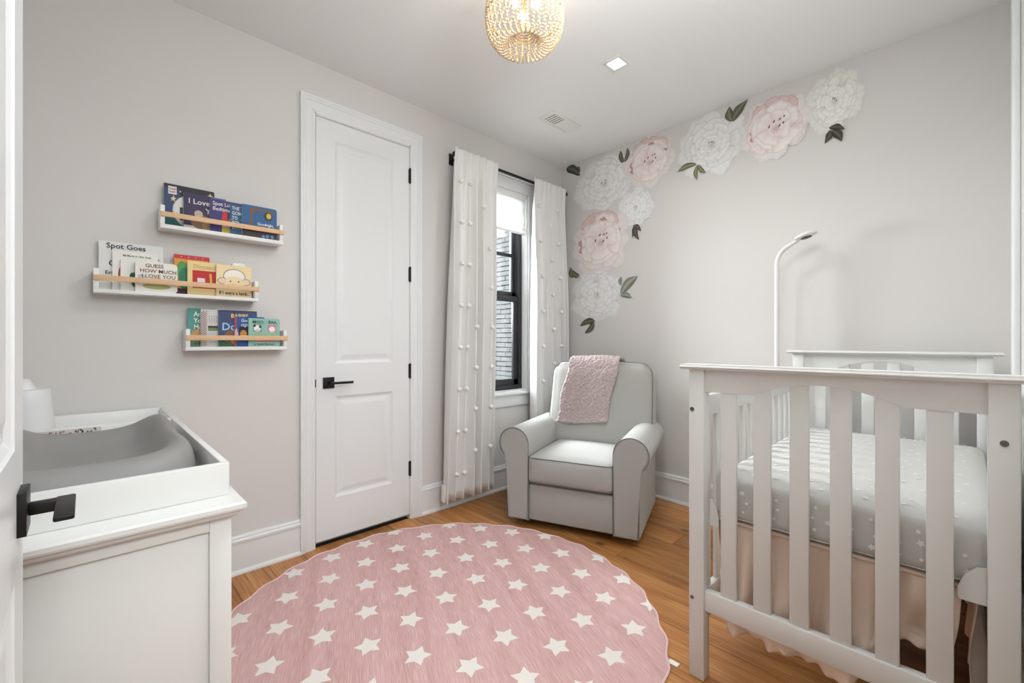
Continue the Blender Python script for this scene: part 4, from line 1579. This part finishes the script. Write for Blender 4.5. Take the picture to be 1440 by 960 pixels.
# wipes packet
wp = thing('wipes_packet', 'thin brown and black patterned packet behind the grey changing pad', 'packet', (0.412, -3.155, 0.797))
box('packet', -0.008, 0.006, -0.082, 0.082, 0.0, 0.070, colmat('packet_paper', 206, 198, 190), wp, 0.003)
bm = bmesh.new()
rw = random.Random(8)
cl_ = [colmat('packet_dark', 48, 40, 38), colmat('packet_red', 150, 92, 80), colmat('packet_brown', 110, 84, 66)]
for k in range(90):
    yy = rw.uniform(-0.075, 0.072)
    zz = rw.uniform(0.035, 0.067)
    w = rw.uniform(0.002, 0.006)
    mi = 1 if -0.03 < yy < 0.012 and rw.random() < 0.8 else (0 if rw.random() < 0.7 else 2)
    addbox(bm, 0.0058, 0.0064 + 0.0001 * (k % 5), yy, yy + w, zz - 0.002, zz + 0.002, mi)
o = obj('print_marks', bm, cl_, wp)
o['kind'] = 'stuff'

# tapered white humidifier at the far end
hu = thing('humidifier', 'white tapered round humidifier in the far compartment of the tray', 'humidifier', (0.21, -3.262, 0.797))
lathe('body', [(0.068, 0.0), (0.071, 0.006), (0.070, 0.03), (0.060, 0.16), (0.0575, 0.196), (0.055, 0.200), (0.045, 0.201)], (0, 0, 0), M['plastic'], hu, 40)
lathe('spout', [(0.030, 0.201), (0.026, 0.215), (0.014, 0.236), (0.010, 0.238)], (-0.012, -0.01, 0), M['plastic'], hu, 20)

# ------------------------------------------------------------ book ledges and books
def ledge(y0, y1, z0, zt, ze, zr0, zr1, label):
    yc = (y0 + y1) / 2
    r = thing('book_ledge', label, 'wall shelf', (0, yc, z0), 0, 'picture ledges on the wall')
    box('base_board', 0.001, 0.100, y0 - yc, y1 - yc, 0, zt - z0, M['white'], r, 0.001)
    for a, b in ((y0, y0 + 0.016), (y1 - 0.016, y1)):
        box('end_board', 0.001, 0.100, a - yc, b - yc, zt - z0, ze - z0, M['white'], r, 0.001)
    box('back_board', 0.001, 0.008, y0 + 0.016 - yc, y1 - 0.016 - yc, zt - z0, zt - z0 + 0.05, M['white'], r, 0)
    box('front_rail', 0.100, 0.109, y0 + 0.001 - yc, y1 + 0.002 - yc, zr0 - z0, zr1 - z0, M['oakrail'], r, 0.001)
    return r
ledge(-2.878, -2.379, 1.671, 1.689, 1.772, 1.721, 1.743, 'top white book ledge with wooden rail, holding mostly dark blue books')
ledge(-3.091, -2.493, 1.370, 1.385, 1.469, 1.420, 1.442, 'widest white book ledge with wooden rail, the middle of the three')
ledge(-2.787, -2.361, 1.128, 1.145, 1.227, 1.176, 1.199, 'lowest white book ledge with wooden rail, holding teal and navy books')

RT = Matrix(((0, 0, 1, 0), (1, 0, 0, 0), (0, 1, 0, 0), (0, 0, 0, 1)))   # local x->+y, y->+z, z->+x

def book(y0, y1, z0, z1, x0, x1, cov, label, group, art=(), texts=(), corner=0.006):
    r = thing('picture_book', label, 'book', (x0, (y0 + y1) / 2, z0), 0, group)
    w, h, t = y1 - y0, z1 - z0, x1 - x0
    # board-book block with rounded right-hand corners; slightly smaller page block inside covers
    def slab(name, xa, xb, ins, m):
        bm = bmesh.new()
        pr = [(-w / 2, 0), (w / 2 - corner, 0)]
        for k in range(5):
            a = -PI / 2 + PI / 2 * k / 4
            pr.append((w / 2 - corner - ins + corner * math.cos(a), corner + corner * math.sin(a)))
        for k in range(5):
            a = PI / 2 * k / 4
            pr.append((w / 2 - corner - ins + corner * math.cos(a), h - ins - corner + corner * math.sin(a)))
        pr.append((-w / 2, h - ins))
        out = []
        for p in pr:
            if not out or (abs(p[0] - out[-1][0]) + abs(p[1] - out[-1][1])) > 1e-6:
                out.append(p)
        addprism(bm, out, lambda a, b: Vector((xa, a, b)), lambda a, b: Vector((xb, a, b)))
        return obj(name, bm, m, r)
    cm = colmat('cover_colour', *cov)
    slab('cover', t - 0.0022, t, 0, cm)
    slab('back_cover', 0, 0.0016, 0, cm)
    slab('pages', 0.0016, t - 0.0022, 0.0015, M['paper'])
    if art:
        mats, idx = [], {}
        bm = bmesh.new()
        for n_, a in enumerate(art):
            c = a[-1]
            if c not in idx:
                idx[c] = len(mats)
                mats.append(colmat('print_ink', *c))
            xo = t + 0.00012 * (n_ + 1)
            if a[0] == 'e':
                _, u, v, ru, rv, _c = a
                P = [(u + ru * math.cos(2 * PI * k / 24), v + rv * math.sin(2 * PI * k / 24)) for k in range(24)]
            elif a[0] == 'r':
                _, u0, u1, v0, v1, _c = a
                P = [(u0, v0), (u1, v0), (u1, v1), (u0, v1)]
            else:
                P = a[1]
            f = bm.faces.new([bm.verts.new((xo, -w / 2 + max(0.004, min(0.996, p[0])) * w, max(0.002, min(0.998, p[1])) * h)) for p in P])
            f.material_index = idx[c]
            f.normal_update()
            if f.normal.x < 0:
                f.normal_flip()
        me = bpy.data.meshes.new('cover_art')
        bm.to_mesh(me)
        bm.free()
        newobj('cover_art', me, mats, r)
    for (body, u, v, size, c, *rest) in texts:
        bold = rest[0] * 0.5 if rest else 0.0
        sx = rest[1] if len(rest) > 1 else 1.0
        me = textmesh(body, size, 0.0002, bold, 'LEFT', sx, 1.0)
        o = newobj('lettering', me, colmat('print_ink', *c), r)
        o.matrix_local = Matrix.Translation((t + 0.0016, -w / 2 + u * w, v * h)) @ RT
    return r

G1, G2, G3 = 'books on the top ledge', 'books on the middle ledge', 'books on the lowest ledge'
WH, CRM, BLK = (240, 238, 232), (238, 222, 178), (30, 28, 28)
z = 1.6895
book(-2.859, -2.667, z, 1.889, 0.020, 0.036, (40, 38, 44), 'tallest dark book on the top ledge with a big pale moon on its cover', G1,
     [('r', 0, 1, 0, 0.30, (34, 96, 96)), ('r', 0, 0.30, 0.30, 0.90, (52, 72, 108)), ('e', 0.58, 0.42, 0.42, 0.40, (206, 200, 190)), ('e', 0.44, 0.45, 0.25, 0.30, (226, 222, 216)), ('r', 0.30, 0.36, 0.20, 0.5, (40, 66, 62)),
      ('r', 0.08, 0.24, 0.77, 0.95, (232, 222, 218)), ('p', [(0.12, 0.68), (0.16, 0.70), (0.18, 0.75), (0.20, 0.70), (0.24, 0.69), (0.20, 0.66), (0.21, 0.60), (0.17, 0.64), (0.13, 0.61), (0.15, 0.66)], (224, 204, 150)),
      ('p', [(0.85, 0.88), (0.89, 0.90), (0.91, 0.95), (0.93, 0.90), (0.97, 0.89), (0.93, 0.86), (0.94, 0.80), (0.90, 0.84), (0.86, 0.81), (0.88, 0.86)], (224, 204, 150)), ('e', 0.31, 0.86, 0.015, 0.015, (220, 210, 190))],
     [('made\nwell', 0.095, 0.93, 0.014, (150, 90, 90), 0.0003)])
book(-2.789, -2.622, z, 1.860, 0.038, 0.052, (62, 50, 84), 'purple book titled I Love You with a brown bear on the top ledge', G1,
     [('r', 0.0, 1, 0, 0.12, (216, 206, 190)), ('e', 0.42, 0.24, 0.26, 0.20, (142, 112, 84)), ('e', 0.34, 0.46, 0.10, 0.10, (196, 176, 156)), ('e', 0.52, 0.16, 0.10, 0.16, (170, 138, 104)), ('p', [(0.62, 1), (1, 1), (1, 0.62)], (96, 108, 138))],
     [('I Love', 0.10, 0.88, 0.034, (226, 222, 226), 0.0008), ('You\n  to the', 0.50, 0.66, 0.034, (226, 222, 226), 0.0008)])
book(-2.690, -2.548, z, 1.849, 0.054, 0.067, (66, 58, 118), 'blue violet book titled Spot Loves Bedtime with a red figure on the top ledge', G1,
     [('p', [(0.34, 0.42), (0.36, 0.66), (0.42, 0.70), (0.50, 0.64), (0.48, 0.46), (0.60, 0.34), (0.34, 0.34)], (206, 44, 36)), ('e', 0.70, 0.42, 0.16, 0.13, (226, 178, 60)), ('r', 0.34, 1, 0.0, 0.24, (204, 186, 60)), ('r', 0.36, 1, 0.18, 0.30, (226, 178, 180))],
     [('Spot Loves\nBedtime', 0.07, 0.95, 0.0245, (232, 224, 226), 0.0007, 0.92)])
book(-2.610, -2.470, z, 1.837, 0.069, 0.078, (44, 92, 128), 'narrow visible teal book titled The Going To Bed Book on the top ledge', G1,
     [('e', 0.30, 0.93, 0.012, 0.012, WH), ('e', 0.05, 0.50, 0.012, 0.012, WH), ('e', 0.33, 0.52, 0.012, 0.012, WH), ('e', 0.06, 0.2, 0.012, 0.012, WH)],
     [('THE\nGOING\nTO\nBED\nBOOK', 0.05, 0.95, 0.0235, (226, 232, 236), 0.0006, 0.72)])
book(-2.562, -2.407, z, 1.846, 0.080, 0.092, (50, 96, 146), 'blue book with an owl in a brown tree, rightmost on the top ledge', G1,
     [('r', 0, 1, 0, 0.22, (60, 44, 42)), ('p', [(0.20, 0.86), (0.32, 0.94), (0.86, 0.90), (0.92, 0.84), (0.40, 0.86), (0.30, 0.78), (0.28, 0.5), (0.34, 0.3), (0.14, 0.3), (0.22, 0.5), (0.22, 0.7)], (120, 84, 56)), ('e', 0.74, 0.72, 0.13, 0.14, (72, 52, 40)), ('e', 0.76, 0.74, 0.07, 0.09, (206, 186, 80)),
      ('e', 0.60, 0.06, 0.05, 0.05, (88, 128, 176)), ('e', 0.72, 0.08, 0.05, 0.06, (88, 128, 176)), ('e', 0.86, 0.08, 0.05, 0.06, (88, 128, 176))],
     [('Goodnight,\n   Goodnight', 0.42, 0.50, 0.0185, (240, 240, 240), 0.0006, 0.9)], 0.012)
z = 1.3855
book(-3.074, -2.860, z, 1.597, 0.012, 0.024, (226, 226, 222), 'tall white book titled Spot Goes, leftmost on the middle ledge', G2,
     [('e', 0.36, 0.08, 0.06, 0.09, (160, 70, 50)), ('p', [(0.83, 0.83), (0.84, 0.66), (0.95, 0.70)], (150, 160, 148))],
     [('Spot Goes', 0.11, 0.985, 0.0315, (34, 34, 36), 0.0008, 0.96), ('C', 0.14, 0.64, 0.036, (34, 34, 36), 0.0008), ('Eric', 0.09, 0.42, 0.022, (60, 60, 62), 0.0006)])
book(-3.032, -2.880, z, 1.559, 0.026, 0.036, (238, 234, 226), 'white book with a large brown bear face on the middle ledge', G2,
     [('e', 0.46, 0.42, 0.34, 0.36, (168, 104, 54)), ('e', 0.52, 0.38, 0.24, 0.28, (214, 170, 120)), ('r', 0.04, 0.16, 0.0, 0.1, (230, 226, 220))],
     [('Bill Martin Jr / Eric Carle', 0.22, 0.92, 0.0095, (80, 78, 76), 0.0003)])
book(-3.006, -2.885, z, 1.520, 0.038, 0.048, (238, 236, 230), 'white book with a green caterpillar shape on the middle ledge', G2,
     [('e', 0.42, 0.34, 0.14, 0.20, (48, 110, 66)), ('e', 0.34, 0.5, 0.10, 0.12, (36, 92, 56)), ('e', 0.50, 0.62, 0.12, 0.12, (58, 124, 74)), ('e', 0.46, 0.22, 0.10, 0.12, (64, 130, 80))])
book(-2.960, -2.815, z + 0.0005, 1.517, 0.062, 0.076, (240, 236, 226), 'white book titled Guess How Much I Love You on the middle ledge', G2,
     [('e', 0.50, 0.20, 0.34, 0.10, (176, 182, 120)), ('e', 0.46, 0.36, 0.22, 0.12, (214, 182, 132)), ('e', 0.14, 0.5, 0.09, 0.08, (196, 196, 192))],
     [('   GUESS\nHOW MUCH\n I LOVE YOU', 0.10, 0.96, 0.0225, (120, 84, 62), 0.0005, 0.98)], 0.014)
book(-2.822, -2.686, z, 1.572, 0.020, 0.032, (196, 52, 60), 'red bordered book with green dinosaur, tallest in the right half of the middle ledge', G2,
     [('r', 0, 0.96, 0, 0.90, (226, 150, 60)), ('e', 0.22, 0.62, 0.16, 0.22, (92, 160, 84)), ('e', 0.34, 0.40, 0.22, 0.30, (46, 128, 96)), ('r', 0, 0.6, 0.0, 0.16, (70, 40, 52)), ('e', 0.2, 0.95, 0.02, 0.015, (226, 150, 150)), ('e', 0.4, 0.95, 0.02, 0.015, (226, 150, 150)), ('e', 0.6, 0.95, 0.02, 0.015, (226, 150, 150)), ('e', 0.8, 0.95, 0.02, 0.015, (226, 150, 150))])
book(-2.774, -2.640, z, 1.546, 0.036, 0.048, (240, 214, 150), 'cream book with a red panel on the middle ledge, between dinosaur and lamb books', G2,
     [('r', 0.14, 1, 0.22, 0.74, (196, 40, 40)), ('r', 0.28, 0.50, 0.40, 0.52, (236, 226, 220)), ('p', [(0.66, 0.34), (0.72, 0.34), (0.70, 0.66), (0.63, 0.66)], (226, 186, 60)), ('r', 0.82, 0.9, 0.34, 0.66, (226, 186, 60))],
     [('Dinosaur', 0.16, 0.93, 0.028, (206, 182, 120), 0.0006, 0.9)])
book(-2.664, -2.514, z, 1.541, 0.052, 0.062, (242, 220, 172), 'cream book titled If I were a lamb with a drawn sheep face', G2,
     [('e', 0.50, 0.66, 0.31, 0.235, BLK), ('e', 0.50, 0.655, 0.295, 0.222, (246, 238, 226)), ('e', 0.17, 0.50, 0.135, 0.105, BLK), ('e', 0.17, 0.50, 0.12, 0.092, (240, 210, 186)), ('e', 0.83, 0.50, 0.135, 0.105, BLK), ('e', 0.83, 0.50, 0.12, 0.092, (240, 210, 186)),
      ('e', 0.50, 0.42, 0.29, 0.24, (242, 220, 172)), ('e', 0.39, 0.50, 0.022, 0.022, BLK), ('e', 0.62, 0.50, 0.022, 0.022, BLK), ('e', 0.46, 0.42, 0.008, 0.01, BLK), ('e', 0.54, 0.42, 0.008, 0.01, BLK)] +
     [('e', 0.06 + 0.11 * k, 0.93 + 0.03 * (k % 2), 0.008, 0.008, (214, 180, 120)) for k in range(9)],
     [('If I were a lamb..', 0.07, 0.205, 0.0245, (40, 34, 34), 0.0005, 0.78)])
pb = thing('puppet_book', 'white plush ear of a puppet book peeking out behind the lamb book', 'book', (0.030, -2.565, z), 0)
box('block', -0.008, 0.012, -0.045, 0.035, 0.0, 0.145, M['paper'], pb, 0.003)
bm = rbox((0.018, 0.062, 0.034), 0.009, (0, 0, 0), 6)
for v in bm.verts:
    v.co.z += 0.158
obj('plush_ear', bm, M['tuft'], pb, 60)
z = 1.1455
book(-2.7705, -2.660, z, 1.327, 0.020, 0.032, (84, 152, 140), 'teal book titled Are You, leftmost on the lowest ledge', G3,
     [('e', 0.42, 0.26, 0.34, 0.20, (196, 150, 96)), ('r', 0, 1, 0, 0.16, (110, 140, 112))],
     [('Are\nYou\nMot', 0.20, 0.93, 0.031, (238, 236, 228), 0.0009, 0.82), ('by P.', 0.2, 0.13, 0.016, (60, 84, 70), 0.0003)])
book(-2.723, -2.628, z, 1.3235, 0.036, 0.046, (212, 208, 202), 'pale grey book with a checked spine on the lowest ledge', G3,
     [('r', 0.27, 0.93, 0.0, 0.94, (218, 214, 210)), ('r', 0.30, 0.72, 0.42, 0.52, (120, 140, 86)), ('r', 0.30, 0.72, 0.50, 0.56, (70, 66, 60)), ('r', 0.30, 0.72, 0.1, 0.40, (196, 204, 204))] +
     [('r', 0.01 + 0.062 * (k % 4), 0.01 + 0.062 * (k % 4) + 0.04, 0.01 + (k // 4) * 0.055 + (0.027 if k % 2 else 0), 0.035 + (k // 4) * 0.055 + (0.027 if k % 2 else 0), (140, 78, 84)) for k in range(68)] +
     [('e', 0.34 + 0.1 * (k % 4), 0.66 + 0.05 * (k // 4), 0.025, 0.012, (150, 140, 136)) for k in range(16)])
book(-2.655, -2.490, z, 1.322, 0.048, 0.060, (62, 76, 116), 'navy book titled Babies with pale blue letters on the lowest ledge', G3,
     [('r', 0, 1, 0, 0.12, (60, 120, 72)), ('e', 0.36, 0.26, 0.22, 0.20, (140, 98, 72)), ('e', 0.42, 0.18, 0.12, 0.12, (196, 150, 110)), ('r', 0, 1, 0.95, 1, (58, 60, 88))],
     [('BABIES', 0.31, 0.92, 0.0275, (238, 206, 110), 0.0012, 0.9), ('Do', 0.08, 0.68, 0.050, (168, 200, 232), 0.0022, 0.95)], 0.012)
book(-2.590, -2.455, z, 1.293, 0.062, 0.071, (40, 84, 150), 'small bright blue goodnight book on the lowest ledge', G3,
     [('r', 0.0, 0.06, 0, 0.98, (196, 60, 60)), ('r', 0.14, 0.46, 0.30, 0.66, (30, 28, 34)), ('e', 0.28, 0.42, 0.11, 0.13, (206, 130, 70)), ('r', 0.18, 0.42, 0.28, 0.38, (232, 200, 50)), ('p', [(0.0, 0.5), (0.06, 0.62), (0.12, 0.4), (0.1, 0.3), (0.0, 0.3)], (222, 180, 180))],
     [('Good\nnight', 0.20, 0.94, 0.0215, (214, 226, 240), 0.0006, 0.9)], 0.012)
book(-2.533, -2.391, z, 1.286, 0.074, 0.086, (146, 192, 178), 'mint green book titled Moo Baa La La La with small farm animals', G3,
     [('r', 0.14, 0.40, 0.52, 0.78, (108, 138, 126)), ('e', 0.27, 0.64, 0.11, 0.12, (240, 238, 234)), ('e', 0.18, 0.74, 0.04, 0.05, (60, 50, 50)), ('e', 0.36, 0.70, 0.04, 0.05, (60, 50, 50)), ('e', 0.27, 0.57, 0.07, 0.05, (226, 196, 190)),
      ('r', 0.60, 0.88, 0.52, 0.78, (214, 130, 150)), ('e', 0.74, 0.62, 0.10, 0.10, (240, 238, 236)), ('r', 0.24, 0.80, 0.14, 0.28, (206, 160, 160))],
     [('MOO,', 0.12, 0.945, 0.022, (40, 70, 62), 0.0004, 0.9), ('BAA,', 0.62, 0.945, 0.022, (40, 70, 62), 0.0004, 0.9), ('LA LA LA!', 0.20, 0.47, 0.022, (180, 190, 90), 0.0006, 0.95), ('by Sandra Boynton', 0.15, 0.125, 0.0145, (40, 70, 62), 0.0002, 0.85)], 0.010)
